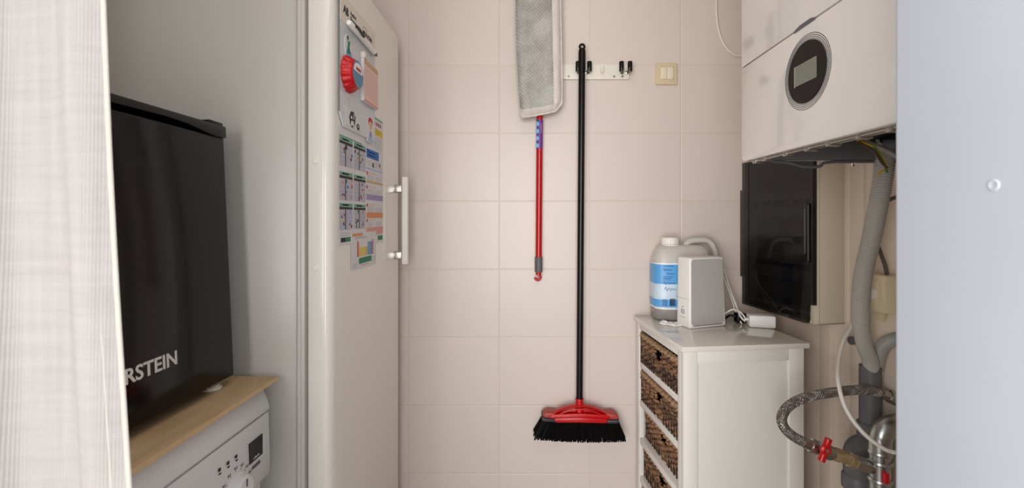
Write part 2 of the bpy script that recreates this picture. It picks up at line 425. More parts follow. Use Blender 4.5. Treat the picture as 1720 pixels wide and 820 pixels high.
# vertical battens on the right hand wall
def batten(y0, y1, t, name='trim_1'):
    p = [(wall_x(y0)-t, y0), (wall_x(y1)-t, y1), (wall_x(y1)+.01, y1), (wall_x(y0)+.01, y0)]
    return struct(name, MB().prism(p, 'z', 0, 2.5, .002), M['batten'])
batten(1.339, 1.379, .014, 'trim_1'); batten(1.236, 1.279, .008, 'trim_2')
# door frame on the right, close to the lens
jm = MB().box(.33, .43, .12, .4105, 0, 2.12, .006, 3)
jo = struct('trim_3', jm, M['jamb'])
screw = MB(); pc = W(1672, 311, .3215)
screw.lathe([(.0044, 0), (.0044, .0003), (.0038, .0008), (.003, .0009), (.0024, .0006), (0, .0006)], (.3300, pc.y, pc.z), (-1, 0, 0), 24)
tag(screw.build('screw_cap', M['jamb']), 'small round white screw cap set in the pale door frame at right', 'screw cap')

# ---------------------------------------------------------------- tall refrigerator
XF = -.437
fr = thing('tall_refrigerator', 'tall white refrigerator against the left side, papers and magnets on its door', 'refrigerator', (-.75, 1.3, 0))
MB().box(-1.08, -.517, 1.024, 1.575, .05, 1.82, .004).build('body', M['enamel'], fr)
mb = MB(); mb.box(-.5155, -.506, 1.016, 1.03, .06, 1.815, .004, 3); mb.box(-.518, -.4985, 1.020, 1.57, .06, 1.815, .002)
mb.build('front_frame', M['enamel'], fr)
MB().box(-.4995, -.4925, 1.029, 1.565, .08, 1.81, .001).build('door_seal', M['gasket'], fr)
# door: profile in plan (x,y) with soft rounded edges, slightly bowed front
prof = [(-.4925, 1.022), (-.460, 1.022)]
for k in range(1, 9):
    a = R(90*k/9); prof.append((-.460+(.460-.4385)*math.sin(a), 1.046-.024*math.cos(a)))
prof += [(XF-.001, 1.05), (XF, 1.09), (XF, 1.50), (XF-.001, 1.54)]
for k in range(1, 8):
    a = R(90*k/8); prof.append((-.455+.017*math.cos(a), 1.545+.020*math.sin(a)))
prof += [(-.4925, 1.565)]
MB().prism(prof, 'z', .08, 1.82, .003, 2).build('door', M['enamel_gloss'], fr, sharp=50)
MB().box(-1.05, -.50, 1.05, 1.55, 0, .06).build('plinth', M['gasket'], fr)
hy = 1.508
hd = MB().box(-.413, -.393, hy-.009, hy+.009, 1.053, 1.343, .004, 3).build('handle', M['handle_white'], fr)
for zz in (1.303, 1.083):
    b = MB(); b.box(-.440, -.412, hy-.011, hy+.011, zz-.013, zz+.013, .004, 3); b.cyl((-.4375, hy, zz), (-.436, hy, zz), .014)
    b.build('handle_bracket', M['chrome'], hd)
for py in (270, 450):
    q = W(530.5, py, 1.022); b = MB(); b.lathe([(.0075, 0), (.0075, .001), (.006, .0022), (0, .0024)], (q.x, 1.0225, q.z), (0, -1, 0), 24)
    b.build('hinge_plug', M['rail'], fr)
settle(fr)

# ---------------------------------------------------------------- papers and magnets on the refrigerator door
EX, EY, EZ = (0, 1, 0), (0, 0, 1), (1, 0, 0)
class Sheet:
    """thin flat thing on the plane x = const; marks are faces with their own ink"""
    def __init__(s, x, outline=None, m=None, t=.0006):
        s.mb = MB(); s.x = x; s.t = t
        if outline:
            s.mb.use(m); s.mb.prism(outline, 'x', x, x+t)
    def q(s, m, y0, y1, z0, z1, lift=.0003):
        s.mb.use(m); s.mb.box(s.x+s.t-.0002, s.x+s.t+lift, y0, y1, z0, z1); return s
    def poly(s, m, pts, lift=.0004):
        s.mb.use(m); s.mb.prism(pts, 'x', s.x+s.t-.0002, s.x+s.t+lift); return s
    def disc(s, m, cy, cz, ry, rz, lift=.0004, n=20):
        return s.poly(m, [(cy+ry*math.cos(2*math.pi*k/n), cz+rz*math.sin(2*math.pi*k/n)) for k in range(n)], lift)
    def text(s, m, txt, y, z, size, bold=0, sx=1, lift=.0003):
        s.mb.use(m); s.mb._merge(text_bm(txt, size, frameT((s.x+s.t+lift, y, z), EX, EY, EZ, sx, 1), bold, .0001)); return s
    def lines(s, m, y0, y1, z0, z1, n, h=.0009, rag=.25):
        for i in range(n):
            z = z1-(i+.5)*(z1-z0)/n; s.q(m, y0, y1-(y1-y0)*rag*random.random(), z-h/2, z+h/2)
        return s
def rect(y0, y1, z0, z1): return [(y0, z0), (y1, z0), (y1, z1), (y0, z1)]
PX0 = XF+.0002
# calendar sheet
s = Sheet(PX0, rect(1.056, 1.232, 1.143, 1.424), M['paper'])
def month(s, y0, y1, z0, z1, seed):
    rnd = random.Random(seed); h = z1-z0; wv = y1-y0
    s.q(M['mint'], y0, y1, z1-h*.13, z1); s.lines(M['dkgreen'], y0+.2*wv, y1-.3*wv, z1-h*.10, z1-h*.03, 1, .003, 0)
    s.q(M['ink'], y0, y1, z1-h*.23, z1-h*.14)
    zb, zt = z0, z1-h*.24
    s.q(M['lavender'], y0, y1, zb, zt, .0002)
    for i in range(6):
        z = zb+(zt-zb)*i/5; s.q(M['grey_print'], y0, y1, z-.0004, z+.0004)
    for i in range(8):
        y = y0+wv*i/7; s.q(M['grey_print'], y-.0004, y+.0004, zb, zt)
    s.q(M['dkgreen'], y0+wv*.40, y0+wv*.48, zb, zt, .0004)
    for i in range(9):
        c = rnd.choice([M['yellow'], M['red_print'], M['blue'], M['green'], M['ink'], M['violet'], M['orange']])
        yy = y0+wv*(.05+.85*rnd.random()); zz = zb+(zt-zb)*(.05+.85*rnd.random())
        s.q(c, yy, yy+wv*.09, zz, zz+(zt-zb)*(.06+.12*rnd.random()), .0005)
k = 0
for z0, z1 in ((1.332, 1.400), (1.251, 1.318), (1.180, 1.243)):
    for y0, y1 in ((1.058, 1.138), (1.147, 1.229)):
        month(s, y0, y1, z0, z1, k); k += 1
s.q(M['green'], 1.095, 1.125, 1.150, 1.161); s.q(M['ink'], 1.066, 1.094, 1.150, 1.161)
s.lines(M['grey_print'], 1.062, 1.122, 1.163, 1.174, 2)
s.q(M['mint'], 1.058, 1.20, 1.4005, 1.404)
tag(s.mb.build('calendar_sheet', None), 'long white sheet with six calendar months in two columns on the refrigerator door', 'paper')
# information sheet
s = Sheet(PX0, rect(1.234, 1.378, 1.134, 1.500), M['paper'])
s.q(M['mint'], 1.30, 1.372, 1.491, 1.496)
for i, c in enumerate(('orange', 'red_print', 'navy', 'red_print')): s.q(M[c], 1.30+i*.017, 1.31+i*.017, 1.474, 1.484)
s.q(M['yellow'], 1.30, 1.374, 1.446, 1.466); s.lines(M['red_print'], 1.305, 1.36, 1.449, 1.464, 2, .001)
s.lines(M['grey_print'], 1.302, 1.37, 1.405, 1.442, 6)
s.q(M['blue'], 1.236, 1.338, 1.373, 1.398); s.lines(M['pale_blue'], 1.245, 1.32, 1.377, 1.394, 2, .002)
s.lines(M['grey_print'], 1.24, 1.37, 1.350, 1.370, 4)
s.q(M['ink'], 1.285, 1.295, 1.350, 1.362); s.q(M['ink'], 1.345, 1.352, 1.356, 1.366)
s.q(M['pale_blue'], 1.236, 1.376, 1.341, 1.346)
for zt, c, hb in ((1.338, 'tan', .007), (1.300, 'violet', .016), (1.250, 'orange', .016), (1.208, 'pink_d', .020)):
    s.q(M['red_print'], 1.237, 1.246, zt-.012, zt-.003)
    s.lines(M['pink_d'], 1.25, 1.32, zt-.010, zt-.002, 2)
    s.lines(M['grey_print'], 1.24, 1.30, zt-.026, zt-.012, 3); s.lines(M['grey_print'], 1.31, 1.372, zt-.026, zt-.012, 3)
    s.q(M[c], 1.236, 1.376, zt-.027-hb, zt-.027)
s.q(M['green'], 1.33, 1.374, 1.142, 1.155); s.lines(M['tan'], 1.29, 1.36, 1.156, 1.162, 1, .0015)
tag(s.mb.build('information_sheet', None), 'narrow printed information sheet with blue, violet and orange bands beside the calendar sheet', 'paper')
# periodic table sheet, over the bottom of both
s = Sheet(PX0+.0012, rect(1.129, 1.311, 1.0756, 1.170), M['paper'])
s.q(M['orange'], 1.133, 1.205, 1.161, 1.168); s.lines(M['grey_print'], 1.15, 1.24, 1.154, 1.159, 2, .001)
cols = ['red_print', 'orange'] + ['yellow']*6+['tan']*2+['mint', 'teal', 'skyblue', 'blue', 'violet', 'red_print']
for i, c in enumerate(cols):
    y = 1.166+i*.0076; top = 1.150 if i in (0, 15) else (1.146 if i < 2 or i > 9 else 1.129)
    z = 1.107
    while z < top-.003:
        s.q(M[c], y, y+.0068, z, z+.0052); z += .006
s.q(M['green'], 1.178, 1.272, 1.088, 1.103); s.lines(M['red_print'], 1.19, 1.26, 1.082, 1.085, 1, .001)
s.lines(M['grey_print'], 1.134, 1.17, 1.080, 1.093, 3, .001); s.lines(M['grey_print'], 1.275, 1.305, 1.084, 1.1, 3, .001)
tag(s.mb.build('periodic_table_sheet', None), 'small white sheet with a coloured periodic table, lowest on the refrigerator door', 'paper')
# magnetic board
BX = PX0+.0012
bd = thing('magnetic_board', 'pale blue magnetic board with cream printed header high on the refrigerator door', 'board', (BX, 1.17, 1.424))
s = Sheet(BX, [(1.052, 1.455), (1.075, 1.424), (1.294, 1.424), (1.294, 1.735), (1.052, 1.735)], M['board'], .003)
s.mb.build('board_panel', None, bd)
s = Sheet(BX+.003, rect(1.053, 1.293, 1.669, 1.7345), M['board_head'], .0008)
s.text(M['ink'], 'AB', 1.070, 1.694, .026, .0012, .95)
s.text(M['ink'], 'Applied', 1.112, 1.706, .0135, .0002, .9); s.text(M['ink'], 'Biosystems', 1.112, 1.692, .0135, .0002, .9)
s.mb.use(M['ink']); 
s.mb.tube([(s.x+s.t, 1.196+.017*(1+math.cos(a)), 1.708+.006*math.sin(a)) for a in [math.pi*i/10 for i in range(11)]], .0005, 6)
s.text(M['ink'], 'MDS SCIEX', 1.196, 1.694, .014, .0007, 1.05)
s.mb.build('printed_header', None, bd)
MB().box(BX+.0005, BX+.0028, 1.051, 1.0525, 1.455, 1.735).build('board_edge', M['grey_plastic'], bd)
settle(bd)
BS = BX+.0032
# marker pen lying along the header
mk = thing('marker_pen', 'white marker pen with black cap held level under the board header', 'pen', (BS, 1.09, 1.662))
xm = BS+.0078
MB().tube([(xm, 1.135, 1.672), (xm, 1.262, 1.667)], .0068, 16).build('barrel', M['device_white'], mk)
b = MB(); b.tube([(xm, 1.083, 1.674), (xm, 1.088, 1.674), (xm, 1.136, 1.672)], .0078, 16, rf=lambda L, t: .0055 if t < .1 else .0078); b.build('cap', M['device_white'], mk)
b = MB(); b.tube([(xm+.010, 1.105, 1.673), (xm+.011, 1.12, 1.674), (xm+.010, 1.158, 1.669)], .0032, 8, smooth=4); b.build('pocket_clip', M['black_plastic'], mk)
b = MB(); b.tube([(xm, 1.262, 1.667), (xm, 1.279, 1.666), (xm, 1.286, 1.666)], .006, 12, rf=lambda L, t: .0068-.004*t); b.build('tip', M['black_plastic'], mk)
settle(mk)
# plant-like magnet
s = Sheet(BS, [(1.080+.022*math.cos(t)*(1.0+.05*math.sin(3*t))+.018, 1.620+.030*math.sin(t)) for t in [2*math.pi*i/28 for i in range(28)]], M['paper'], .0015)
s.disc(M['skyblue'], 1.101, 1.604, .016, .011, .0005); s.poly(M['green'], [(1.088, 1.603), (1.095, 1.628), (1.089, 1.640), (1.099, 1.632), (1.108, 1.638), (1.103, 1.620), (1.112, 1.608)], .0009)
s.disc(M['dkgreen'], 1.094, 1.642, .005, .005, .0010); s.disc(M['blue'], 1.108, 1.598, .006, .004, .0010)
tag(s.mb.build('green_figure_magnet', None), 'small magnet with green figure on blue base, above the red bottle cap', 'magnet')
# crown cap magnet
cp = thing('bottle_cap_magnet', 'large red crown cap magnet with blue and white face on the magnetic board', 'magnet', (BS, 1.098, 1.554))
def crimp(k, n, r): return 1+(.045*math.cos(2*math.pi*k/n*17) if r > .036 else 0)
MB().lathe([(.0425, 0), (.0432, .003), (.0395, .010), (.036, .019), (.033, .0235), (.0305, .025), (0, .025)], (BS, 1.098, 1.554), (1, 0, 0), 136, crimp).build('red_crown', M['red'], cp)
s = Sheet(BS+.0248); s.t = .0003
s.disc(M['teal'], 1.098, 1.554, .0325, .0325, .0004, 40)
s.poly(M['device_white'], [(1.098+.027*math.cos(a), 1.561+.020*math.sin(a)) for a in [R(-8+196*i/20) for i in range(21)]], .0008)
s.q(M['red_print'], 1.083, 1.114, 1.562, 1.569, .0012)
s.lines(M['device_white'], 1.080, 1.118, 1.533, 1.550, 3, .0022, .3)
s.mb.build('printed_face', None, cp); settle(cp)
# notepad
npd = thing('pink_notepad', 'pink ruled notepad hanging on the right half of the magnetic board', 'notepad', (BS, 1.235, 1.512))
MB().box(BS, BS+.009, 1.182, 1.290, 1.514, 1.625, .0008).build('pad', M['paper'], npd)
s = Sheet(BS+.009, rect(1.181, 1.291, 1.513, 1.625), M['pink'], .0006)
s.q(M['tan'], 1.182, 1.290, 1.610, 1.624); s.lines(M['pink_d'], 1.19, 1.285, 1.525, 1.606, 13, .0007, 0); s.q(M['pink_d'], 1.182, 1.290, 1.5135, 1.520)
s.mb.build('ruled_page', None, npd)
MB().box(BS, BS+.012, 1.180, 1.196, 1.625, 1.640, .001).build('magnetic_strip', M['board_head'], npd); settle(npd)
# helmet picture
s = Sheet(BS, rect(1.084, 1.184, 1.430, 1.477), M['paper'], .0006)
s.poly(M['ink'], [(1.112, 1.434), (1.105, 1.455), (1.116, 1.470), (1.134, 1.471), (1.146, 1.460), (1.140, 1.436), (1.134, 1.448), (1.118, 1.448)])
s.poly(M['paper'], [(1.114, 1.452), (1.124, 1.452), (1.122, 1.458), (1.114, 1.459)], .0008); s.poly(M['grey_print'], [(1.128, 1.452), (1.138, 1.452), (1.138, 1.466), (1.130, 1.467)], .0008)
s.disc(M['ink'], 1.163, 1.440, .010, .008); s.disc(M['grey_print'], 1.163, 1.441, .005, .004, .0008); s.q(M['ink'], 1.118, 1.132, 1.432, 1.436)
tag(s.mb.build('helmet_picture', None), 'white card with black helmet drawing low on the magnetic board', 'card')
# sticker of a figure in a white coat
s = Sheet(BS, [(1.226, 1.414), (1.278, 1.414), (1.282, 1.44), (1.274, 1.476), (1.262, 1.485), (1.245, 1.485), (1.235, 1.474), (1.228, 1.44)], M['paper'], .0006)
s.disc(M['red_print'], 1.255, 1.472, .017, .012); s.disc(M['skin_print'], 1.255, 1.462, .012, .011, .0008)
s.disc(M['ink'], 1.250, 1.464, .0016, .0016, .0011); s.disc(M['ink'], 1.260, 1.464, .0016, .0016, .0011)
s.q(M['red_print'], 1.251, 1.259, 1.456, 1.458, .0011)
s.poly(M['pale_blue'], [(1.234, 1.418), (1.245, 1.446), (1.265, 1.446), (1.276, 1.418)], .0006); s.q(M['red_print'], 1.253, 1.258, 1.43, 1.446, .0009)
tag(s.mb.build('figure_sticker', None), 'cut-out sticker of a red-haired cartoon figure in a pale coat on the board edge', 'sticker')

# ---------------------------------------------------------------- washing machine, board, small refrigerator
wm = thing('washing_machine', 'white front-loading washing machine under the plywood board at left', 'washing machine', (-.84, .68, 0))
MB().box(-1.13, -.572, .425, .98, .02, .80, .006).build('body', M['washer'], wm)
MB().prism([(-1.13, .800), (-.556, .795), (-.5545, .800), (-.560, .818), (-.572, .846), (-.578, .850), (-1.13, .850)], 'y', .423, .982, .002).build('lid', M['washer'], wm)
MB().prism([(-.58, .655), (-.5575, .655), (-.5545, .665), (-.5545, .70), (-.557, .785), (-.558, .7905), (-.58, .7905)], 'y', .423, .982, .0015).build('control_panel', M['washer'], wm)
MB().box(-.59, -.5635, .43, .975, .789, .797).build('lid_gap', M['gasket'], wm)
def pX(z): return -.5545-(.0025*(z-.70)/.085 if z > .70 else 0)
def pq(mb, m, y0, y1, z0, z1, t=.0006):
    x = (pX(z0)+pX(z1))/2; mb.use(m); mb.box(x-.001, x+t, y0, y1, z0, z1, 0)
d = MB(); pq(d, M['black_plastic'], .909, .954, .714, .756, .0014)
d.use(M['lettering'])
for i in range(4): d.box(pX(.72)+.0008, pX(.72)+.0016, .922+i*.005, .9255+i*.005, .7185, .7205+.002*(i % 2))
d.build('display', None, wm)
b = MB(); pq(b, M['grey_plastic'], .918, .944, .700, .706, .0016); b.build('button', None, wm)
b = MB(); x = pX(.69)
for px, py in ((369, 789.5), (383.5, 778), (397, 767)):
    y = .5545*764/(885-px); z = EYE-(py-364)*y/764
    b.use(M['ink']); b.box(x-.001, x+.0008, y-.003, y+.003, z-.003, z+.003, .0008); b.box(x-.001, x+.0005, y-.001, y+.004, z-.009, z-.007)
dc, dz = .868, .690
for i, t in enumerate(('20', '30', '40', '60', '90', '15', '30')):
    a = R(165-150*i/6); yy = dc+.045*math.cos(a); zz = dz+.041*math.sin(a)
    for k_ in range(3): b.box(pX(zz)-.001, pX(zz)+.0003, yy-.004+k_*.003, yy-.0025+k_*.003, zz-.003, zz+.003-.002*(k_ % 2))
    b.box(pX(zz)-.001, pX(zz)+.0003, dc+.035*math.cos(a)-.0012, dc+.035*math.cos(a)+.0012, dz+.035*math.sin(a)-.0008, dz+.035*math.sin(a)+.0008)
b.use(M['blue']); 
b.box(x-.001, x+.0006, .892, .896, .700, .704)
b.build('printed_symbols', None, wm)
kb = MB().lathe([(.031, 0), (.031, .004), (.027, .006), (.025, .018), (.022, .021), (0, .0215)], (x-.001, dc, dz), (1, 0, 0), 40).build('program_dial', M['washer'], wm)
MB().box(x+.020, x+.0215, dc-.0015, dc+.0015, dz+.006, dz+.02).build('dial_mark', M['grey_plastic'], kb)
# porthole lower down (below the picture)
b = MB(); b.lathe([(.17, 0), (.172, .012), (.15, .024), (.125, .02), (.12, .004), (0, .0)], (-.573, .70, .38), (1, 0, 0), 48); b.build('door_ring', M['washer'], wm)
MB().lathe([(.12, 0), (.10, .012), (0, .018)], (-.572, .70, .38), (1, 0, 0), 40).build('door_glass', M['black_plastic'], wm)
for y in (.47, .93):
    for xx in (-1.08, -.63): MB().cyl((xx, y, 0), (xx, y, .022), .02).build('foot', M['black_plastic'], wm)
settle(wm)

b = MB(); b.use(M['plywood']); b.box(-1.13, -.5465, .30, 1.000, .8515, .8605, .0006, 1)
b.use(M['ply_edge']); b.box(-.5467, -.5459, .3005, .9995, .852, .860)
tag(b.build('plywood_board', None), 'thin birch plywood board lying on the washing machine', 'board')

mf = thing('mini_refrigerator', 'small glossy black refrigerator on the plywood board, half hidden by the curtain', 'refrigerator', (-.84, .725, .8605))
piv = Vector((-.614, 0, .878))
T = Matrix.Translation(piv) @ Matrix.Rotation(R(-2.5), 4, 'Y')
# local frame: x=0 door front, z=0 bottom
MB().box(-.45, -.052, .485, .952, .006, .507, .006, 3, T=T).build('body', M['black_plastic'], mf)
dr = MB().box(-.048, 0, .482, .956, 0, .500, .005, 3, T=T).build('door', M['black_gloss'], mf)
MB().box(-.053, -.047, .488, .950, .006, .497, T=T).build('door_seal', M['matt_black'], mf)
tp = [(.480, .501), (.480, .522), (.957, .522), (.957, .498), (.925, .497), (.90, .500), (.85, .507), (.80, .5095), (.70, .508)]
MB().prism(tp, 'x', -.455, .004, .0018, 2, T=T).build('top_trim', M['black_plastic'], mf)
b = MB(); b.box(-.045, -.002, .915, .957, .521, .530, .002, 2, T=T); b.cyl(T @ Vector((-.02, .94, .53)), T @ Vector((-.02, .94, .534)), .006, 16)
b.build('hinge_cover', M['black_plastic'], mf)
def text_w(t):
    q = text_bm(t, .0335, Matrix.Identity(4), .0006, .0003); xs = [v.co.x for v in q.verts]; q.free(); return min(xs), max(xs)
fx0, fx1 = text_w('KLARSTEIN'); r0_, r1_ = text_w('RSTEIN'); sxx = .1035/(r1_-r0_)
bt = text_bm('KLARSTEIN', .0335, T @ frameT((.0003, .8025-fx1*sxx, .074), EX, EY, EZ, sxx, 1), .0006, .0003)
b = MB(); b._merge(bt); b.build('lettering', M['lettering'], dr)
for y in (.51, .925):
    b = MB(); b.cyl((-.640, y, .8607), (-.640, y, .882), .014, 20); b.cyl((-.640, y, .8607), (-.640, y, .866), .017, 20); b.build('foot', M['rail'], mf)
    b = MB(); b.cyl((-1.03, y, .8607), (-1.03, y, .867), .016, 20); b.build('foot', M['black_plastic'], mf)
b = MB(); b.box(-.05, -.008, .885, .95, -.006, .002, .001, 1, T=T); b.build('lower_hinge_plate', M['steel'], mf)
settle(mf)

# ---------------------------------------------------------------- curtain
cr = thing('curtain', 'white loose-weave linen curtain hanging in the doorway at far left', 'curtain', (-.5, .38, .05))
def cur_edge(z): return -.3560+(1.392-z)*.051+.0015*math.sin(z*9)
bm = bmesh.new(); nx, nz = 120, 110; grid = []
XL = -.54
for j in range(nz+1):
    z = .04+(2.06-.04)*j/nz; row = []
    xr = cur_edge(z)
    for i in range(nx+1):
        u = i/nx; x = xr+(XL-xr)*u
        d = (xr-x)
        y = .385-.016*math.sin(d*46+.6+.5*math.sin(z*1.3))*min(1, d/.06)+.004*math.sin(d*110+z*2)*min(1, d/.05)
        row.append(bm.verts.new((x, y, z)))
    grid.append(row)
for j in range(nz):
    for i in range(nx): bm.faces.new((grid[j][i], grid[j+1][i], grid[j+1][i+1], grid[j][i+1]))
b = MB(); b._merge(bm); b.build('cloth', M['curtain'], cr, 180)
b = MB(); pts = [(cur_edge(.04+2.02*j/60), .385, .04+2.02*j/60) for j in range(61)]
b.tube([(p[0]-.002, p[1]-.0005, p[2]) for p in pts], .001, 8, flat=(2.4, 1.1)); b.build('side_hem', M['hem'], cr)
b = MB(); b.tube([(p[0]-.014, p[1]-.0035, p[2]) for p in pts], .0009, 8, flat=(1.2, .9)); b.build('hem_stitch', M['hem'], cr)
bm = bmesh.new(); grid = []
for j in range(61):
    z = .04+2.02*j/60; xr = cur_edge(z)-.050-.004*math.sin(z*3); row = []
    for i in range(41):
        x = xr+(XL-xr)*i/40; row.append(bm.verts.new((x, .412+.006*math.sin(i*.5+z), z)))
    grid.append(row)
for j in range(60):
    for i in range(40): bm.faces.new((grid[j][i], grid[j+1][i], grid[j+1][i+1], grid[j][i+1]))
b = MB(); b._merge(bm); b.build('folded_layer', M['curtain'], cr, 180)
MB().box(XL, cur_edge(2.05)-.001, .372, .418, 2.055, 2.085, .003).build('heading', M['hem'], cr)
settle(cr)
b = MB(); b.cyl((-.66, .385, 2.094), (.33, .385, 2.094), .009, 20)
tag(b.build('curtain_rod', M['chrome']), 'slim rod across the top of the doorway carrying the curtain', 'curtain rod')

# ---------------------------------------------------------------- flat mop on the back wall
mp = thing('flat_mop', 'upside-down flat mop with grey pad and red telescopic pole on the tiled wall', 'mop', (.04, 1.60, 1.0))
def pad_l(z):  # left/right outline of the pad, heights measured on the wall
    pts = [(2.06, 866.5), (1.80, 865.5), (1.70, 868), (1.62, 873), (1.585, 875.5)]
    for (za, a), (zb, c) in zip(pts, pts[1:]):
        if zb <= z <= za: return c+(a-c)*(z-zb)/(za-zb)
    return pts[0][1] if z > 2 else pts[-1][1]
SY = 1.595; s2 = 764/SY
def X_(px): return (px-885)/s2
def Z_(py): return EYE-(py-364)/s2
def pad_bottom(u): return 197.0-13.5*(u**1.4)-(10*max(0, u-.85)/.15 if u > .85 else 0)-(4*max(0, .06-u)/.06)
nu, nv = 46, 110; bm = bmesh.new(); bm2 = bmesh.new()
def padpt(i, j):
    u = i/nu; v = j/nv
    pyb = pad_bottom(u); py = -50+(pyb+50)*v; z = Z_(py)
    t = max(0, min(1, (py-80)/110.0))
    pl = 866+(py/200 if py > 0 else 0)**2*9; pr = 941.5+2.5*min(1, max(0, py)/130)
    px = pl+(pr-pl)*u
    e = min(u, 1-u)*2; vb = (1-v)*3.2
    bulge = .020*(1-(1-min(1, e*3.2))**2.4)*(1-(1-min(1, vb*4))**2.4)
    nn = noise.noise(Vector((px*.18, py*.18, 0)))*.0016+noise.noise(Vector((px*.05, py*.03, 4)))*.003
    ridge = .0035*math.exp(-((u-.21)/.05)**2)-.0035*math.exp(-((u-.80)/.025)**2)
    return Vector((X_(px), SY+.004-bulge+nn*(1 if e > .02 else 0)-ridge, z))
G = [[padpt(i, j) for i in range(nu+1)] for j in range(nv+1)]
def gridmesh(sel):
    b = bmesh.new(); V = {}
    def vv(i, j):
        if (i, j) not in V: V[(i, j)] = b.verts.new(G[j][i])
        return V[(i, j)]
    for j in range(nv):
        for i in range(nu):
            if sel(i, j): b.faces.new((vv(i, j), vv(i+1, j), vv(i+1, j+1), vv(i, j+1)))
    bmesh.ops.recalc_face_normals(b, faces=b.faces[:])
    if sum(f.normal.y for f in b.faces) > 0: bmesh.ops.reverse_faces(b, faces=b.faces[:])
    return b
edge = lambda i, j: i >= int(nu*.82) or j >= nv-5
b = MB(); b._merge(gridmesh(lambda i, j: not edge(i, j))); b.build('mop_pad', M['terry'], mp, 180)
b = MB(); b._merge(gridmesh(edge))
bp = [G[j][nu] for j in range(0, nv+1, 3)]+[G[nv][i] for i in range(nu, -1, -2)]
b.tube(bp, .0032, 8, rf=lambda L, t: .0034+.0008*math.sin(L*700)); b.build('pad_border', M['terry_edge'], mp, 180)
b = MB(); b.prism([(X_(870), Z_(-45)), (X_(939), Z_(-45)), (X_(939), Z_(180)), (X_(880), Z_(190))], 'y', SY+.008, SY+.020, .002); b.build('pad_plate', M['grey_plastic'], mp)
PY = 1.626
def PW(px, py): return W(px, py, PY)
MB().tube([PW(907.5, 60), PW(904.8, 434)], .0115, 24).build('pole', M['red_pole'], mp)
lb = MB(); lb.use(M['purple']); a0, a1 = PW(906.6, 202), PW(906.1, 250); lb.tube([a0, a1], .0119, 24, cap=False)
lb.use(M['skyblue'])
for i in range(4):
    t = (i+.6)/4; c = a0.lerp(a1, t)
    lb.prism([(c.x-.0118, c.z-.009), (c.x-.003, c.z-.007), (c.x-.0005, c.z), (c.x-.003, c.z+.007), (c.x-.0118, c.z+.009)], 'y', c.y-.0118, c.y-.003, .001, 1)
lb.use(M['navy'])
for i in range(4):
    t = (i+.1)/4; c = a0.lerp(a1, t); lb.prism([(c.x-.0115, c.z-.004), (c.x-.001, c.z-.005), (c.x-.006, c.z+.005)], 'y', c.y-.0120, c.y-.003)
lb.use(M['lettering']); lb.tube([(a0.x+.0052+.0016*math.sin(i*1.9), a0.y-.0112+.0004*math.sin(i*1.9), a0.z-.012-i*.0028) for i in range(14)], .0005, 5, smooth=3)
lb.build('label_sleeve', None, mp)
MB().tube([PW(904.8, 432), PW(904.7, 457)], .0138, 24).build('grip_collar', M['grey_plastic'], mp)
hk = MB(); hk.tube([PW(904.7, 457), PW(904.5, 462)], .010, 16)
c0 = PW(903.3, 466); hk.tube([(c0.x+.0095*math.cos(a), c0.y, c0.z+.0095*math.sin(a)) for a in [R(70-i*13) for i in range(20)]], .0048, 12)
hk.build('hanging_hook', M['red'], mp)
# upper bracket holding it to the wall (above the picture)
b = MB(); b.box(X_(896), X_(912), SY+.018, YB, Z_(-30), Z_(-14), .003); b.build('wall_bracket', M['grey_plastic'], mp)
settle(mp)

# ---------------------------------------------------------------- tool rail
tr = thing('tool_rail', 'off-white wall rail with spring clips and hook holding the broom', 'tool rail', (.25, 1.645, 1.73))
Yr = 1.642
def RW(px, py, Y=Yr): return W(px, py, Y)
r0, r1 = RW(880, 133), RW(1057, 108)
MB().prism(rrect(r0.x, r1.x, r0.z, r1.z, .007), 'y', Yr, YB, .0015).build('rail_plate', M['rail'], tr)
def clip(cx, hw=9.6):
    b = MB(); a = RW(cx-7.5, 124); c = RW(cx+7.5, 124)
    z = RW(0, 122).z
    b.use(M['steel'])
    for sgn in (-1, 1):
        x = RW(cx+hw*sgn, 0).x
        b.tube([(RW(cx, 0).x+.003*sgn, Yr-.001, z), (x-.003*sgn, Yr-.004, z), (x+.002*sgn, Yr-.022, z), (x-.006*sgn, Yr-.036, z)], .005, 8, smooth=4, flat=(1.3, .35))
    b.build('clip_spring', None, tr)
    for sgn in (-1, 1):
        x = RW(cx+hw*sgn, 0).x; b = MB(); z0, z1 = RW(0, 124).z, RW(0, 107.5).z
        b.lathe([(.007, 0), (.0082, .002), (.0084, (z1-z0)-.002), (.0072, z1-z0), (0, z1-z0)], (x, Yr-.026, z0), (0, 0, 1), 20); b.build('clip_roller', M['black_plastic'], tr)
clip(979); clip(1048.5, 7.0)
b = MB(); q = RW(1010.5, 111)
b.tube([(q.x-.005, Yr-.001, q.z), (q.x-.004, Yr-.004, q.z-.018), (q.x-.001, Yr-.012, q.z-.026), (q.x+.004, Yr-.012, q.z-.022), (q.x+.006, Yr-.003, q.z)], .0022, 8, smooth=4); b.build('fold_out_hook', M['rail'], tr)
for px in (1031.5, 1045.5, 955):
    b = MB(); q = RW(px, 128.3); b.lathe([(.0042, 0), (.0042, .0008), (.003, .002), (0, .0022)], (q.x, Yr+.0002, q.z), (0, -1, 0), 16); b.build('screw', M['steel'], tr)
settle(tr)

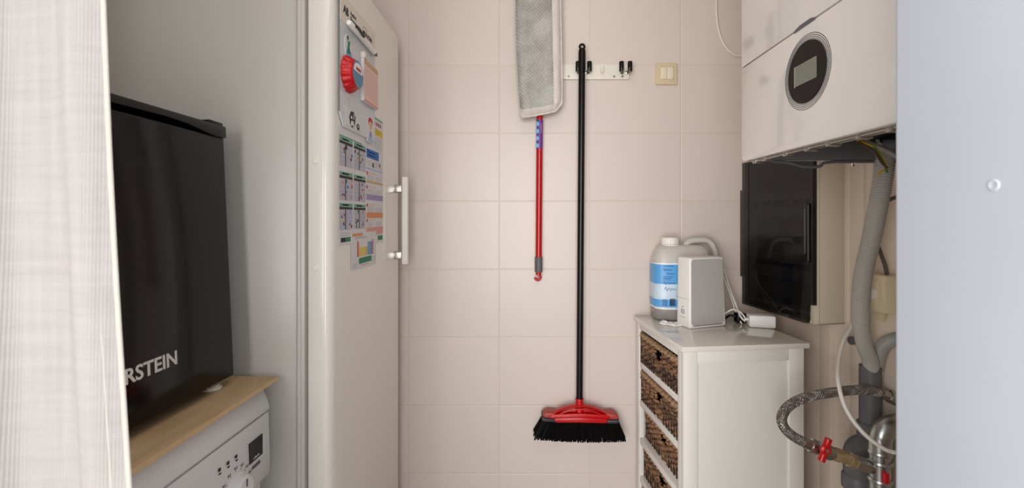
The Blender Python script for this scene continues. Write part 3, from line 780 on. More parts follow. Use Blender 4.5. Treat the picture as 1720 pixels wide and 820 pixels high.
# ---------------------------------------------------------------- broom
br = thing('broom', 'black-handled broom with red head hanging bristles down on the tiled wall', 'broom', (.19, 1.61, .40))
YH = 1.612
def BW(px, py, Y=YH): return W(px, py, Y)
MB().tube([BW(977.6, 100), BW(973.3, 672)], .0118, 24).build('handle', M['black_plastic'], br)
b = MB(); b.tube([BW(977.7, 87), BW(977.4, 118)], .0128, 24)
c = BW(977.8, 78.5)
b.ring(c, (0, 1, 0), .0082, .0042, 32, 10)
b.tube([BW(977.7, 90), BW(977.75, 84)], .012, 20); b.build('handle_end', M['black_plastic'], br)
b = MB(); c = BW(973.2, 669)
b.lathe([(.0145, 0), (.0152, .004), (.0135, .006), (.0140, .030), (.0150, .045), (.017, .052)], c, (0, 0, -1), 28); b.build('socket', M['red'], br)
def Bx(px): return (px-885)*YH/764
def Bz(py): return EYE-(py-364)*YH/764
def Bpts(L): return [(Bx(x), Bz(y)) for x, y in L]
b = MB(); b.prism(Bpts([(926, 703.5), (921, 696), (927, 692), (973, 690), (1020, 693), (1024, 698), (1018, 705), (973, 704)]), 'y', YH-.024, YH+.024, .004, 3)
b.prism(Bpts([(931, 703.5), (930, 697), (973, 695.5), (1018, 698), (1017, 705), (973, 704)]), 'y', YH-.031, YH-.020, .003, 2)
b.prism(Bpts([(931, 703.5), (930, 697), (973, 695.5), (1018, 698), (1017, 705), (973, 704)]), 'y', YH+.018, YH+.029, .003, 2)
b.prism(Bpts([(928, 694), (945, 687), (973, 683), (1002, 687), (1022, 695)]), 'y', YH-.004, YH+.006, .002, 2)
for i in range(36):
    x = Bx(934+i*2.25); b.box(x-.0009, x+.0009, YH-.0322, YH-.029, Bz(703.2), Bz(699), 0)
arc = [(925, 695), (934, 690), (946, 684.5), (960, 681), (973, 680), (987, 681), (1001, 685), (1014, 691), (1024, 697)]
b.tube([(Bx(x), YH-.006, Bz(y)) for x, y in arc], .0052, 12, smooth=5, flat=(.75, 2.6))
b.tube([(Bx(x), YH-.016-.006*math.sin(math.pi*i/8), Bz(y+7-3.5*math.sin(math.pi*i/8))) for i, (x, y) in enumerate(arc)], .003, 8, smooth=4)
head = b.build('head', M['red'], br)
M['wing'] = mat('dull_red_plastic', (170, 62, 54), .45)
for L in ([(912, 699), (911, 693), (917, 689), (932, 689.5), (930, 699)], [(1037, 702), (1038, 696), (1030, 691), (1016, 691), (1018, 700)]):
    b = MB(); b.prism(Bpts(L), 'y', YH-.022, YH+.024, .004, 3); b.build('end_wing', M['wing'], br)
for L in ([(909.5, 701), (910, 694), (915, 697), (932, 698), (932, 703.5), (914, 702.5)], [(1036, 706), (1037, 698), (1033, 700), (1017, 699.5), (1017, 705.5), (1030, 706)]):
    b = MB(); b.prism(Bpts(L), 'y', YH-.032, YH+.030, .004, 2); b.build('end_bumper', M['bumper'], br)
b = MB(); rnd = random.Random(3)
for row in range(7):
    for i in range(110):
        t = (i+rnd.uniform(-.3, .3))/109
        x0 = Bx(913+t*122); x1 = Bx(897+t*151)+rnd.uniform(-.0025, .0025)
        y0 = YH-.024+row*.008; y1 = YH-.036+row*.0112+rnd.uniform(-.003, .003); y1 = min(y1, YB-.004)
        zt = Bz(700); ze = Bz(730.5+3*math.sin(t*math.pi)+2.5*t+rnd.uniform(-.7, .7))
        b.tube([(x0, y0, zt), ((x0+x1)/2-.001*(t-.5), (y0+y1)/2, (zt+ze)/2), (x1, y1, ze)], .0015, 4, rf=lambda L, t: .0014+.0006*t)
b.build('bristles', M['matt_black'], br); settle(br)

# ---------------------------------------------------------------- double switch
sw = thing('light_switch', 'square cream double light switch on the tiled wall right of the rail', 'switch', (.52, YB, 1.70))
def SW(px, py): return W(px, py, 1.645)
a, c = SW(1101.5, 142), SW(1138, 105.5)
MB().prism(rrect(a.x, c.x, a.z, c.z, .005), 'y', 1.645, YB, .0025, 3).build('frame', M['socket_beige'], sw)
for u0, u1 in ((1109.5, 1119.6), (1120.2, 1130.5)):
    p, q = SW(u0, 133.5), SW(u1, 113.5); MB().box(p.x, q.x, 1.6405, 1.646, p.z, q.z, .0012).build('rocker', M['cream_plastic'], sw)
for px, py in ((1112, 113), (1131, 113), (1113, 132), (1131, 132)):
    p = SW(px, py); MB().cyl((p.x, 1.6455, p.z), (p.x, 1.6398, p.z), .0017, 10).build('screw', M['tan'], sw)
settle(sw)
# cable hanging at the top right
b = MB(); pts = [(1203, -60), (1203, -10), (1204, 30), (1209, 58), (1218, 78), (1230, 90), (1243, 94), (1262, 90), (1280, 70)]
b.tube([W(x, y, 1.646) for x, y in pts], .0036, 10, smooth=6); b.use(M['cable_white'])
tag(b.build('hanging_cable', None), 'thin pale cable looping down the tiled wall and behind the boiler', 'cable')

# ---------------------------------------------------------------- boiler
XB = .495
bo = thing('wall_boiler', 'white wall-hung boiler with round black display on the right side', 'boiler', (.72, .82, 1.337))
y0, y1 = .575, 1.05; zb = 1.337; zt = 2.12; zs = 1.553
wr = wall_x(.82)
# side walls and back, hollow underside
b = MB(); b.box(XB+.012, wall_x(y1)-.002, y1-.012, y1-.001, zb+.002, zt, .002); b.build('far_side_panel', M['boiler_side'], bo)
b = MB(); b.box(XB+.012, wall_x(y1)-.002, y0+.001, y0+.012, zb+.002, zt, .002); b.build('near_side_panel', M['boiler_side'], bo)
b = MB(); b.box(XB+.02, wall_x(y1)-.012, y0+.014, y1-.014, zb+.11, zt-.01, .004); b.build('inner_casing', M['matt_black'], bo)
b = MB(); b.prism([(wall_x(y1)-.004, y1), (wall_x(y0)-.004, y0), (wall_x(y1)-.03, y0), (wall_x(y1)-.03, y1)], 'z', zb+.01, zt, .001); b.build('back_plate', M['matt_black'], bo)
low = rrect(y0, y1, zb, zs-.0015, .014, 6)
# lower flap: rounded bottom corners only
low = [(y0, zs-.0012), (y0, zb+.014)]+[(y0+.014-.014*math.cos(R(a)), zb+.014-.014*math.sin(R(a))) for a in range(15, 90, 15)]+[(y0+.014, zb), (y1-.016, zb)]+[(y1-.016+.016*math.sin(R(a)), zb+.016-.016*math.cos(R(a))) for a in range(15, 90, 15)]+[(y1, zb+.016), (y1, zs-.0012)]
fl = MB().prism(low, 'x', XB, XB+.016, .0022, 2).build('lower_front_panel', M['boiler'], bo)
MB().prism([(y0, zs+.0012), (y1, zs+.0012), (y1, zt), (y0, zt)], 'x', XB, XB+.016, .0022, 2).build('upper_front_panel', M['boiler'], bo)
MB().box(XB+.004, XB+.017, y0+.003, y1-.003, zs-.002, zs+.002).build('panel_gap', M['grey_plastic'], bo)
def byz(px, py, X=XB):
    Y = X*764/(px-885); return Y, EYE-(py-364)*Y/764
gy = [(.842, zs-.0035), (.842, zs+.0005), (.825, zs+.0045), (.792, zs+.0045), (.780, zs+.0005), (.780, zs-.0035)]
MB().prism(gy, 'x', XB-.0012, XB+.002, .0005, 1).build('release_tab', M['grey_plastic'], bo)
# silver edging round the near outline
b = MB(); b.tube([(XB+.018, y1+.0005, zs+.5), (XB+.018, y1+.0005, zb+.018), (XB+.018, y1-.006, zb+.004), (XB+.018, y1-.02, zb-.001), (XB+.018, y0+.01, zb-.001)], .003, 8); b.build('metal_edging', M['steel'], bo)
CY, CZ = .805, 1.467
di = MB().lathe([(.0545, 0), (.0545, .0012), (.0535, .002), (0, .002)], (XB+.0002, CY, CZ), (-1, 0, 0), 64).build('display_disc', M['disc'], bo)
for i, rr in enumerate((.0560, .0590, .0622, .0655)):
    b = MB(); b.ring((XB-.0002, CY, CZ), (1, 0, 0), rr, .00055, 72, 6); b.build('fine_ring', M['disc'], di)
lc = MB(); lc.prism(rect(.774, .835, 1.4485, 1.483), 'x', XB-.0026, XB-.0010); sc_ = lc.build('screen', M['lcd'], di)
b = MB(); b.box(XB-.0032, XB-.001, .835, .8375, 1.447, 1.4845); b.box(XB-.0030, XB-.001, .774, .8375, 1.483, 1.4845); b.build('screen_bezel', M['chrome'], di)
# underside: rails, brackets, dark tray
b = MB(); b.box(XB+.018, XB+.030, y0+.02, y1-.02, zb-.004, zb+.012, .001); b.box(XB+.024, XB+.05, y0+.03, .93, zb+.004, zb+.007)
for yy in (.64, .70, .77, .83, .90, .98, 1.02): b.box(XB+.014, XB+.034, yy-.006, yy+.006, zb-.007, zb+.004, .001); b.cyl((XB+.04, yy+.01, zb-.004), (XB+.04, yy+.01, zb+.01), .004, 10)
b.build('bottom_rail', M['steel'], bo)
b = MB(); b.box(XB+.06, wall_x(y1)-.01, y1-.030, y1-.012, zb+.002, zb+.05, .002)
b.tube([(XB+.03, y1-.02, zb+.003), (XB+.10, y1-.018, zb-.004), (XB+.13, y1-.018, zb-.012), (XB+.17, y1-.018, zb-.012), (XB+.20, y1-.018, zb-.002), (XB+.42, y1-.018, zb-.001)], .0035, 8, smooth=4)
b.build('rear_support', M['grey_plastic'], bo)
b = MB(); b.box(XB+.10, XB+.33, .80, 1.03, zb+.045, zb+.11, .006); b.cyl((XB+.30, 1.0, zb+.05), (XB+.30, .96, zb+.05), .022); b.build('expansion_tray', M['black_plastic'], bo)
b = MB(); b.cyl((XB+.245, 1.035, zb-.010), (XB+.245, 1.035, zb+.02), .003, 10); b.lathe([(.005, 0), (.005, .004), (0, .004)], (XB+.245, 1.035, zb-.012), (0, 0, 1), 12); b.build('hanging_screw', M['chrome'], bo)
b = MB(); b.cyl((XB+.28, .985, zb+.03), (XB+.30, .95, zb+.03), .012, 16); b.build('round_knob', M['grey_plastic'], bo)
settle(bo)

# ---------------------------------------------------------------- distribution box
X0f, Y0f, X0n, Y0n = .759, 1.62, .809, 1.283
fu = thing('distribution_box', 'beige wall distribution box with smoked black door above the white cabinet', 'electrical box', (X0n, Y0n, .904), math.atan2(-(X0f-X0n), (Y0f-Y0n)))
# local: y along the wall away from the lens, x into the wall, z up; x=0 is the front of the door
Lw = math.hypot(X0f-X0n, Y0f-Y0n); H = .50
b = MB(); b.box(.062, .1025, .003, Lw-.006, .001, H-.001, .003); b.box(.014, .022, 0, .03, .0, H, .003); b.box(.014, .103, -.0, .006, 0, H, .002)
b.box(.014, .103, Lw-.010, Lw-.004, .004, H, .002); b.box(.014, .103, 0, Lw-.006, 0, .006, .002); b.box(.014, .103, 0, Lw-.006, H-.006, H, .002)
b.build('casing', M['fuse_beige'], fu)
b = MB(); b.box(.0995, .108, -.002, .004, 0, H, .001); b.build('rear_edge', M['batten'], fu)
# smoked door, stepped outline
do = [(.004, .055), (.004, H-.004), (Lw-.012, H-.004), (Lw-.012, H-.10), (Lw-.001, H-.10), (Lw-.001, .095), (Lw-.012, .095), (Lw-.012, .030), (Lw-.012, -.001), (.030, -.001), (.030, .055)]
dd = MB().prism([(y, z) for y, z in do], 'x', .000, .013, .0).build('smoked_door', M['smoke'], fu)
b = MB(); b.box(-.0035, .002, .012, .034, .175, .345, .0015); b.build('door_handle', M['black_plastic'], dd)
b = MB(); b.box(-.005, -.0030, .014, .0165, .18, .34); b.box(-.005, -.0030, .026, .030, .20, .33, .0005); b.build('handle_trim', M['grey_plastic'], dd)
b = MB(); b.box(-.0008, .001, Lw-.050, Lw-.0485, .035, H-.01); b.box(-.0008, .001, .033, Lw-.05, .0405, .0415); b.build('door_groove', M['matt_black'], dd)
MB().box(.058, .063, .03, Lw-.015, .02, H-.02).build('inner_cover', M['grey_plastic'], fu)
br0 = None
for zc in (.150, .345):
    for i in range(12):
        y = .045+i*.0205
        if br0 is None:
            mb = MB(); mb.use(M['breaker']); mb.box(.030, .060, y-.009, y+.009, zc-.04, zc+.04, .001); mb.box(.022, .031, y-.009, y+.009, zc-.021, zc+.021, .001)
            mb.use(M['breaker_dark']); mb.box(.0155, .024, y-.0055, y+.0055, zc-.002, zc+.014, .0015)
            br0 = mb.build('breaker', None, fu); base = (y, zc)
        else:
            o = br0.copy(); C.objects.link(o); o.parent = fu; o.location = (0, y-base[0], zc-base[1])

# ---------------------------------------------------------------- surface socket box
so = thing('surface_socket', 'beige surface-mounted socket box behind the corrugated hose', 'socket', (.9, 1.16, .97))
xs = .8830
b = MB(); b.prism([(xs, 1.120), (xs-.003, 1.205), (wall_x(1.205), 1.205), (wall_x(1.12), 1.120)], 'z', .971, 1.064, .0035, 2); b.build('housing', M['socket_beige'], so)
b = MB(); b.box(xs-.0045, xs+.001, 1.136, 1.192, .987, 1.048, .0015); b.build('cover_plate', M['socket_beige'], so)
b = MB(); b.lathe([(.019, 0), (.018, .007), (.014, .0095), (0, .010)], (xs-.003, 1.160, 1.017), (-1, 0, 0), 28); b.build('round_knob', M['cable_white'], so)
b = MB(); b.box(wall_x(1.19)-.014, wall_x(1.19)-.0005, 1.175, 1.190, .94, .972, .002); b.build('cable_inlet', M['socket_beige'], so)
settle(so)

# ---------------------------------------------------------------- hoses, pipes, cables
def path3(pts): return [W(x, y, Y) for x, y, Y in pts]
hp = path3([(1489, 196, 1.00), (1487, 240, 1.01), (1484, 290, 1.03), (1476, 340, 1.05), (1464, 400, 1.08), (1452, 450, 1.10), (1446, 500, 1.12), (1446, 545, 1.14), (1452, 580, 1.155), (1461, 604, 1.165), (1464, 622, 1.17)])
hp = spline(hp, 60)
# resample evenly
def resample(P, step):
    out = [P[0]]; acc = 0
    for a, c in zip(P, P[1:]):
        l = (c-a).length
        while acc+l >= step:
            t = (step-acc)/l; a = a.lerp(c, t); out.append(a.copy()); l = (c-a).length; acc = 0
        acc += l
    out.append(P[-1]); return out
hp = resample(hp, .0011)
TL = len(hp)*.0011
b = MB(); b.tube(hp, .02, 20, rf=lambda L, t: (.0186+.0016*math.cos(2*math.pi*L/.0055)) if t < .78 else .0182)
b.use(M['hose_grey']); tag(b.build('corrugated_hose', None, sharp=180), 'thick grey corrugated drain hose running from the boiler down the wall', 'hose')
PCX, PCY = .888, 1.176
dp = thing('drain_pipe', 'dark grey plastic drain pipe with a curved trap at the wall', 'pipe', (PCX, PCY, .5))
zt_, zb_ = EYE-(615-364)*PCY/764, EYE-(732-364)*PCY/764
b = MB(); b.tube([(PCX, PCY, zb_), (PCX, PCY, zt_)], .0245, 32); b.build('pipe', M['pipe_dark'], dp)
b = MB(); b.lathe([(.0285, 0), (.030, .004), (.0285, .008), (.0285, .030), (.030, .034), (.0275, .037)], (PCX, PCY, zb_-.002), (0, 0, 1), 32); b.build('pipe_collar', M['pipe_dark'], dp)
tpth = path3([(1490, 742, 1.17), (1464, 748, 1.172), (1436, 756, 1.172)])
b = MB(); b.tube(path3([(1482, 752, 1.172), (1462, 750, 1.172), (1446, 755, 1.172), (1441, 766, 1.172), (1441, 782, 1.172), (1444, 800, 1.172), (1458, 818, 1.172), (1478, 824, 1.172)]), .033, 28, smooth=6); b.build('trap', M['pipe_dark'], dp)
b = MB(); b.lathe([(.036, 0), (.036, .03), (.032, .036)], W(1441, 800, 1.172)-Vector((0, 0, .03)), (0, 0, 1), 28); b.build('trap_ring', M['pipe_dark'], dp)
b = MB(); b.tube(path3([(1478, 820, 1.172), (1480, 860, 1.172), (1480, 1100, 1.172)]), .026, 20); b.build('lower_pipe', M['pipe_dark'], dp)
b = MB(); rnd = random.Random(5)
for i in range(9):
    q = Vector((PCX+.026, PCY+.003, zt_-.01-i*.006)); b.lathe([(.0005, 0), (.0035+rnd.random()*.002, .002), (.0005, .005)], q+Vector((rnd.uniform(-.001, .002), -.004, 0)), (rnd.random(), -1, rnd.random()), 7)
b.build('plaster_crumbs', M['paint_white'], dp)
settle(dp)
b = MB(); b.tube(path3([(1560, 571, 1.14), (1520, 569, 1.145), (1500, 571, 1.15), (1484, 580, 1.16), (1475, 598, 1.17), (1471, 620, 1.180)]), .0165, 20, smooth=8); b.use(M['pipe_grey'])
tag(b.build('bent_grey_pipe', None), 'smooth light grey bent pipe entering the dark drain pipe from the right', 'pipe')
# braided hose with valve
bh = thing('braided_hose', 'silver braided flexible hose looping in front of the white cabinet', 'hose', W(1360, 700, 1.12))
b = MB(); b.tube(path3([(1482, 661, 1.150), (1462, 656, 1.15), (1443, 655, 1.15), (1409, 658, 1.145), (1370, 664, 1.14), (1342, 672, 1.13), (1322, 685, 1.12), (1313, 702, 1.11), (1317, 718, 1.10), (1331, 732, 1.095), (1350, 743, 1.09)]), .0108, 18, smooth=8); 
cen = resample(spline(path3([(1482, 661, 1.150), (1462, 656, 1.15), (1443, 655, 1.15), (1409, 658, 1.145), (1370, 664, 1.14), (1342, 672, 1.13), (1322, 685, 1.12), (1313, 702, 1.11), (1317, 718, 1.10), (1331, 732, 1.095), (1350, 743, 1.09)]), 10), .0022)
for hand in (-1, 1):
    for q in range(9):
        up = Vector((0, 0, 1)); P = []
        for i, p in enumerate(cen):
            t = (cen[min(i+1, len(cen)-1)]-cen[max(i-1, 0)]).normalized(); up = (up-t*up.dot(t)).normalized(); sd = t.cross(up)
            a = hand*2*math.pi*i*.0022/.045+2*math.pi*q/9; P.append(p+(up*math.cos(a)+sd*math.sin(a))*.0108)
        b.tube(P, .0011, 5)
b.build('braid', M['braid'], bh)
b = MB(); b.tube(path3([(1480, 661, 1.15), (1493, 666, 1.15)]), .0125, 18); b.tube(path3([(1492, 665, 1.15), (1512, 675, 1.15)]), .0155, 6); b.build('end_fitting', M['steel'], bh)
b = MB(); b.tube(path3([(1348, 742, 1.09), (1362, 748, 1.09)]), .0125, 18); b.tube(path3([(1361, 747.5, 1.09), (1375, 753.5, 1.09)]), .0165, 6); b.build('end_fitting', M['steel'], bh)
settle(bh)
vl = thing('shutoff_valve', 'brass shut-off valve with red butterfly handle on the braided hose', 'valve', W(1400, 765, 1.09))
b = MB(); b.tube(path3([(1375, 753.5, 1.09), (1385, 757, 1.09), (1400, 762, 1.09)]), .0145, 20); b.tube(path3([(1380, 756, 1.09), (1394, 761, 1.09)]), .0175, 20); b.build('body', M['steel'], vl)
b = MB(); b.tube(path3([(1399, 761.5, 1.09), (1412, 766.5, 1.09)]), .0165, 6); b.tube(path3([(1411, 766, 1.09), (1428, 772, 1.09)]), .0140, 20); b.tube(path3([(1426, 772, 1.09), (1436, 776, 1.09)]), .0172, 6); b.build('brass_nut', M['brass'], vl)
b = MB(); b.tube(path3([(1435, 776, 1.09), (1456, 784, 1.09)]), .0178, 6); b.tube(path3([(1455, 783.5, 1.09), (1466, 787.5, 1.09)]), .012, 18); b.build('hex_union', M['steel'], vl)
hc = W(1386, 755, 1.065)
b = MB(); b.cyl(hc+Vector((.002, .022, 0)), hc, .0065, 16); b.build('stem', M['steel'], vl)
b = MB(); b.lathe([(.010, 0), (.0125, .003), (.0125, .009), (.009, .012), (0, .012)], hc+Vector((0, .004, 0)), (0, -1, 0), 24)
for p_, q_ in (((1388, 748), (1391, 739)), ((1384, 762), (1380, 772))):
    a_, c_ = W(*p_, 1.065), W(*q_, 1.065); b.tube([hc, a_, c_, c_+(c_-a_)*.25], .008, 14, rf=lambda L, t: .0068 if t < .4 else (.0082 if t < .9 else .005), smooth=3)
b.build('butterfly_handle', M['red'], vl)
b = MB(); b.lathe([(.005, 0), (.005, .002), (0, .002)], hc+Vector((0, -.0075, 0)), (0, -1, 0), 6); b.build('handle_nut', M['chrome'], vl)
settle(vl)
gp = thing('galvanised_pipe', 'shiny galvanised steel pipe with elbow at the right door frame', 'pipe', W(1478, 800, 1.09))
b = MB(); b.tube(path3([(1478, 1100, 1.09), (1478, 860, 1.09), (1478, 800, 1.09), (1478, 762, 1.09)]), .0215, 28); b.build('riser', M['galv'], gp)
b = MB(); b.tube(path3([(1478, 764, 1.09), (1478, 745, 1.09), (1481, 730, 1.09), (1490, 719, 1.09), (1503, 714, 1.09), (1520, 713, 1.09), (1560, 713, 1.09)]), .0235, 28, smooth=6); b.build('elbow', M['galv'], gp)
for yy in (762, 778, 808):
    b = MB(); b.lathe([(.0235, 0), (.0255, .002), (.0255, .006), (.0235, .009)], W(1478, yy, 1.09), (0, 0, 1), 28); b.build('coupling', M['galv'], gp)
b = MB(); q = W(1489, 803, 1.062); b.box(q.x-.005, q.x+.005, q.y-.004, q.y+.010, q.z-.014, q.z+.012, .002); b.build('red_lever', M['red'], gp)
b = MB(); b.tube(path3([(1489, 770, 1.062), (1490, 795, 1.062), (1491, 830, 1.062)]), .0028, 8); b.build('clamp_rod', M['steel'], gp)
settle(gp)
# white cable
b = MB(); b.tube(path3([(1434, 540, 1.262), (1431, 549, 1.25), (1418, 571, 1.22), (1410, 600, 1.18), (1408, 640, 1.11), (1420, 685, 1.08), (1446, 723, 1.06), (1478, 750, 1.045), (1505, 761, 1.04), (1560, 770, 1.03)]), .0046, 12, smooth=8); b.use(M['cable_white'])
tag(b.build('white_cable', None), 'white cable curving from the distribution box down across the pipes', 'cable')
b = MB(); q = Vector((wall_x(1.262), 1.262, W(1424, 572, 1.262).z)); b.cyl(q+Vector((.002, 0, 0)), q+Vector((-.022, -.002, 0)), .011, 20); b.use(M['grey_plastic'])
tag(b.build('wall_plug', None), 'small dark grey round stub on the cream wall behind the white cable', 'pipe stub')
b = MB(); b.tube(path3([(1490, 466, 1.15), (1487, 448, 1.145), (1479, 425, 1.14), (1471, 400, 1.14), (1470, 372, 1.14), (1478, 352, 1.135), (1492, 337, 1.13), (1530, 322, 1.12)]), .0046, 10, smooth=8); b.use(M['cable_dark'])
tag(b.build('dark_cable', None), 'dark grey cable rising from the beige socket box behind the corrugated hose', 'cable')
# wires below the boiler
for nm, mt, lab, pts in (('yellow_wire', 'wire_yellow', 'yellow earth wire hanging out below the boiler', [(1440, 236, .985), (1452, 240, .975), (1466, 246, .965), (1478, 258, .96), (1486, 272, .955), (1488, 283, .955), (1478, 290, .955), (1474, 296, .955)]),
                         ('green_wire', 'wire_green', 'green wire hanging beside the yellow one below the boiler', [(1443, 232, .985), (1458, 243, .972), (1470, 251, .962), (1479, 264, .957), (1486, 278, .952), (1490, 290, .952)]),
                         ('brown_wire', 'wire_brown', 'brown wire hanging lowest in the bundle under the boiler', [(1441, 238, .98), (1455, 246, .968), (1471, 258, .960), (1482, 275, .950), (1491, 282, .950)])):
    b = MB(); b.tube(path3(pts), .0022, 8, smooth=6); b.use(M[mt]); tag(b.build(nm, None), lab, 'wire')
b = MB(); b.tube(path3([(1452, 236, .99), (1474, 247, .97), (1490, 254, .965), (1508, 264, .96), (1540, 285, .96)]), .0046, 10, smooth=6); b.use(M['cable_grey'])
tag(b.build('grey_cable', None), 'pale grey cable leaving the underside of the boiler to the right', 'cable')

# ---------------------------------------------------------------- cabinet with baskets
CA = R(6.0)   # the cabinet stands slightly askew
CO = Vector((.4225, 1.237, 0))
TOP = EYE-.355
cb = thing('basket_cabinet', 'small white cabinet with open shelves of wicker baskets in the right corner', 'cabinet', CO, CA)
Wd, Dp = .374, .392
# local: x to the wall (right), y away from the lens; open front faces -x
MB().box(0, Wd, 0, Dp, TOP-.0155, TOP, .0025, 2).build('top_slab', M['cab_top'], cb)
zt_ = TOP-.0155
b = MB()
b.box(.008, .048, .008, .026, 0, zt_, .0012); b.box(Wd-.056, Wd-.012, .008, .026, 0, zt_, .0012)
b.box(.046, Wd-.054, .009, .026, zt_-.034, zt_, .0008); b.box(.046, Wd-.054, .009, .026, .04, .09, .001)
b.build('side_frame', M['cab_white'], cb)
MB().box(.045, Wd-.053, .0135, .022, .06, zt_-.03).build('side_panel', M['cab_white'], cb)
b = MB(); b.box(.008, .026, .024, .046, 0, zt_, .001); b.box(.008, .026, Dp-.036, Dp-.010, 0, zt_, .001); b.box(.009, .026, .04, Dp-.03, zt_-.022, zt_, .001); b.box(.009, .026, .04, Dp-.03, .04, .07, .001)
b.build('front_frame', M['cab_white'], cb)
b = MB(); b.box(.012, Wd-.012, Dp-.022, Dp-.010, 0, zt_, .001); b.build('far_side_panel', M['cab_white'], cb)
MB().box(Wd-.02, Wd-.012, .02, Dp-.02, .04, zt_).build('back_panel', M['cab_white'], cb)
shelf_z = [.704, .571, .438, .305, .172]
for z in shelf_z: MB().box(.010, Wd-.018, .024, Dp-.02, z-.020, z, .0012).build('shelf', M['cab_white'], cb)

def basket_mesh(seed, w_, d_, h_, hole=True):
    """open wicker basket; front at x=0, width along y, depth along x, bottom z=0"""
    rnd = random.Random(seed); b = MB(); rows = int(h_/.0092); sp = .019
    per = [(0, 0), (0, w_), (d_, w_), (d_, 0)]
    def pt(s):
        # perimeter parameter: front, far side, back, near side, rounded corners
        r = .014; L = [w_, d_, w_, d_]; tot = sum(L); s = s % tot
        if s < w_: p = Vector((0, s, 0)); n = Vector((-1, 0, 0))
        elif s < w_+d_: p = Vector((s-w_, w_, 0)); n = Vector((0, 1, 0))
        elif s < 2*w_+d_: p = Vector((d_, w_-(s-w_-d_), 0)); n = Vector((1, 0, 0))
        else: p = Vector((d_-(s-2*w_-d_), 0, 0)); n = Vector((0, -1, 0))
        return p, n
    tot = 2*(w_+d_); step = .0048; N = int(tot/step)
    for k in range(rows):
        z = .004+k*(h_-.022)/(rows-1); segs = []; cur = []; rad = .0043+rnd.random()*.0012; ph = rnd.choice((0, math.pi)) if rnd.random() < .15 else 0
        lean = -.006*(1-k/rows)
        for i in range(N+1):
            s = i*step; p, n = pt(s)
            inhole = hole and s < w_ and abs(s-w_/2) < .024 and .50*h_ < z < .80*h_
            q = p+n*(.0034*math.cos(math.pi*s/sp+math.pi*(k % 2)+ph)+.0012*rnd.uniform(-1, 1)-.001+lean)
            q.z = z+.0011*math.sin(s*31+k*1.7)+.0006*rnd.uniform(-1, 1)
            if inhole:
                if len(cur) > 2: segs.append(cur)
                cur = []
            else:
                cur.append(q)
                if len(cur) > rnd.randint(22, 60): segs.append(cur); cur = [q]
        if len(cur) > 2: segs.append(cur)
        for sg in segs: b.tube(sg, rad, 6, cap=True)
    weave = b
    rim = MB()
    for o_ in (0, .0055, .0115):
        pts = []
        for i in range(0, N+1):
            p, n = pt(i*step); q = p+n*(.0025*math.sin(i*1.3+o_*900)); q.z = h_-.004-o_+.002*math.cos(i*1.3+o_*900); pts.append(q)
        rim.tube(pts, .0036, 6)
    st = MB()
    i = 0
    while i*sp < tot:
        p, n = pt(i*sp+sp/2)
        if not (hole and i*sp < w_ and abs(i*sp+sp/2-w_/2) < .03): st.tube([p-n*.001, p-n*.001+Vector((0, 0, h_-.004))], .0024, 5)
        i += 1
    lin_ = MB(); lin_.box(.010, d_-.010, .010, w_-.010, .002, .006)
    return weave, rim, st, lin_
labs = ['brown wicker basket with cut-out grip, topmost in the white cabinet', 'brown wicker basket second from the top in the white cabinet',
        'brown wicker basket third from the top in the white cabinet', 'brown wicker basket fourth from the top, cut off by the picture edge', 'brown wicker basket lowest in the white cabinet']
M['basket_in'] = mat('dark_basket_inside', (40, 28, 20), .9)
mats_ = [wicker_mat('wicker_a', (58, 38, 26), (152, 112, 78)), wicker_mat('wicker_b', (74, 52, 36), (178, 144, 108))]
for i, z in enumerate([.704, .571, .438, .305, .172]):
    hh = (.107, .108, .100, .108, .108)[i]; inset = (-.002, .000, .016, .010, .005)[i]
    dz_ = z+.0008
    loc = CO+Matrix.Rotation(CA, 3, 'Z') @ Vector((.0135+inset, .054, 0)); loc.z = dz_
    bk = thing('wicker_basket', labs[i], 'basket', loc, CA, 'wicker baskets in the white cabinet')
    wv, rm, st, ln = basket_mesh(20+i, .294, .27, hh)
    wv.build('weave', mats_[0], bk, 180); rm.build('rim', mats_[1], bk, 180); st.build('stakes', M['basket_in'], bk, 180); ln.build('base', M['basket_in'], bk)
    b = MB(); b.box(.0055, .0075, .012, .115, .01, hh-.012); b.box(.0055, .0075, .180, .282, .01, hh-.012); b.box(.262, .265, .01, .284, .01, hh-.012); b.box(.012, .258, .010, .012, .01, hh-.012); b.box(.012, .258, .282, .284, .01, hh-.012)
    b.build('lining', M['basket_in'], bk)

# ---------------------------------------------------------------- things on the cabinet
TZ = TOP+.0006
# canister
cn = thing('plastic_canister', 'cloudy white plastic canister with blue label, handle and white screw cap', 'canister', (.53, 1.585, TZ))
cx, cyc = .5435, 1.597
def loft(secs, m, name, parent, nseg=40, p=4.0):
    b = bmesh.new(); rings = []
    for (x, y, z, a, d) in secs:
        ring_ = []
        for k in range(nseg):
            t = 2*math.pi*k/nseg; c_, s_ = math.cos(t), math.sin(t)
            ring_.append(b.verts.new((x+a*math.copysign(abs(c_)**(2/p), c_), y+d*math.copysign(abs(s_)**(2/p), s_), z)))
        rings.append(ring_)
    for r_, q_ in zip(rings, rings[1:]):
        for k in range(nseg): b.faces.new((r_[k], r_[(k+1) % nseg], q_[(k+1) % nseg], q_[k]))
    b.faces.new(rings[0][::-1]); b.faces.new(rings[-1]); bmesh.ops.recalc_face_normals(b, faces=b.faces[:])
    mm = MB(); mm._merge(b); return mm.build(name, m, parent, 60)
Hs = .204
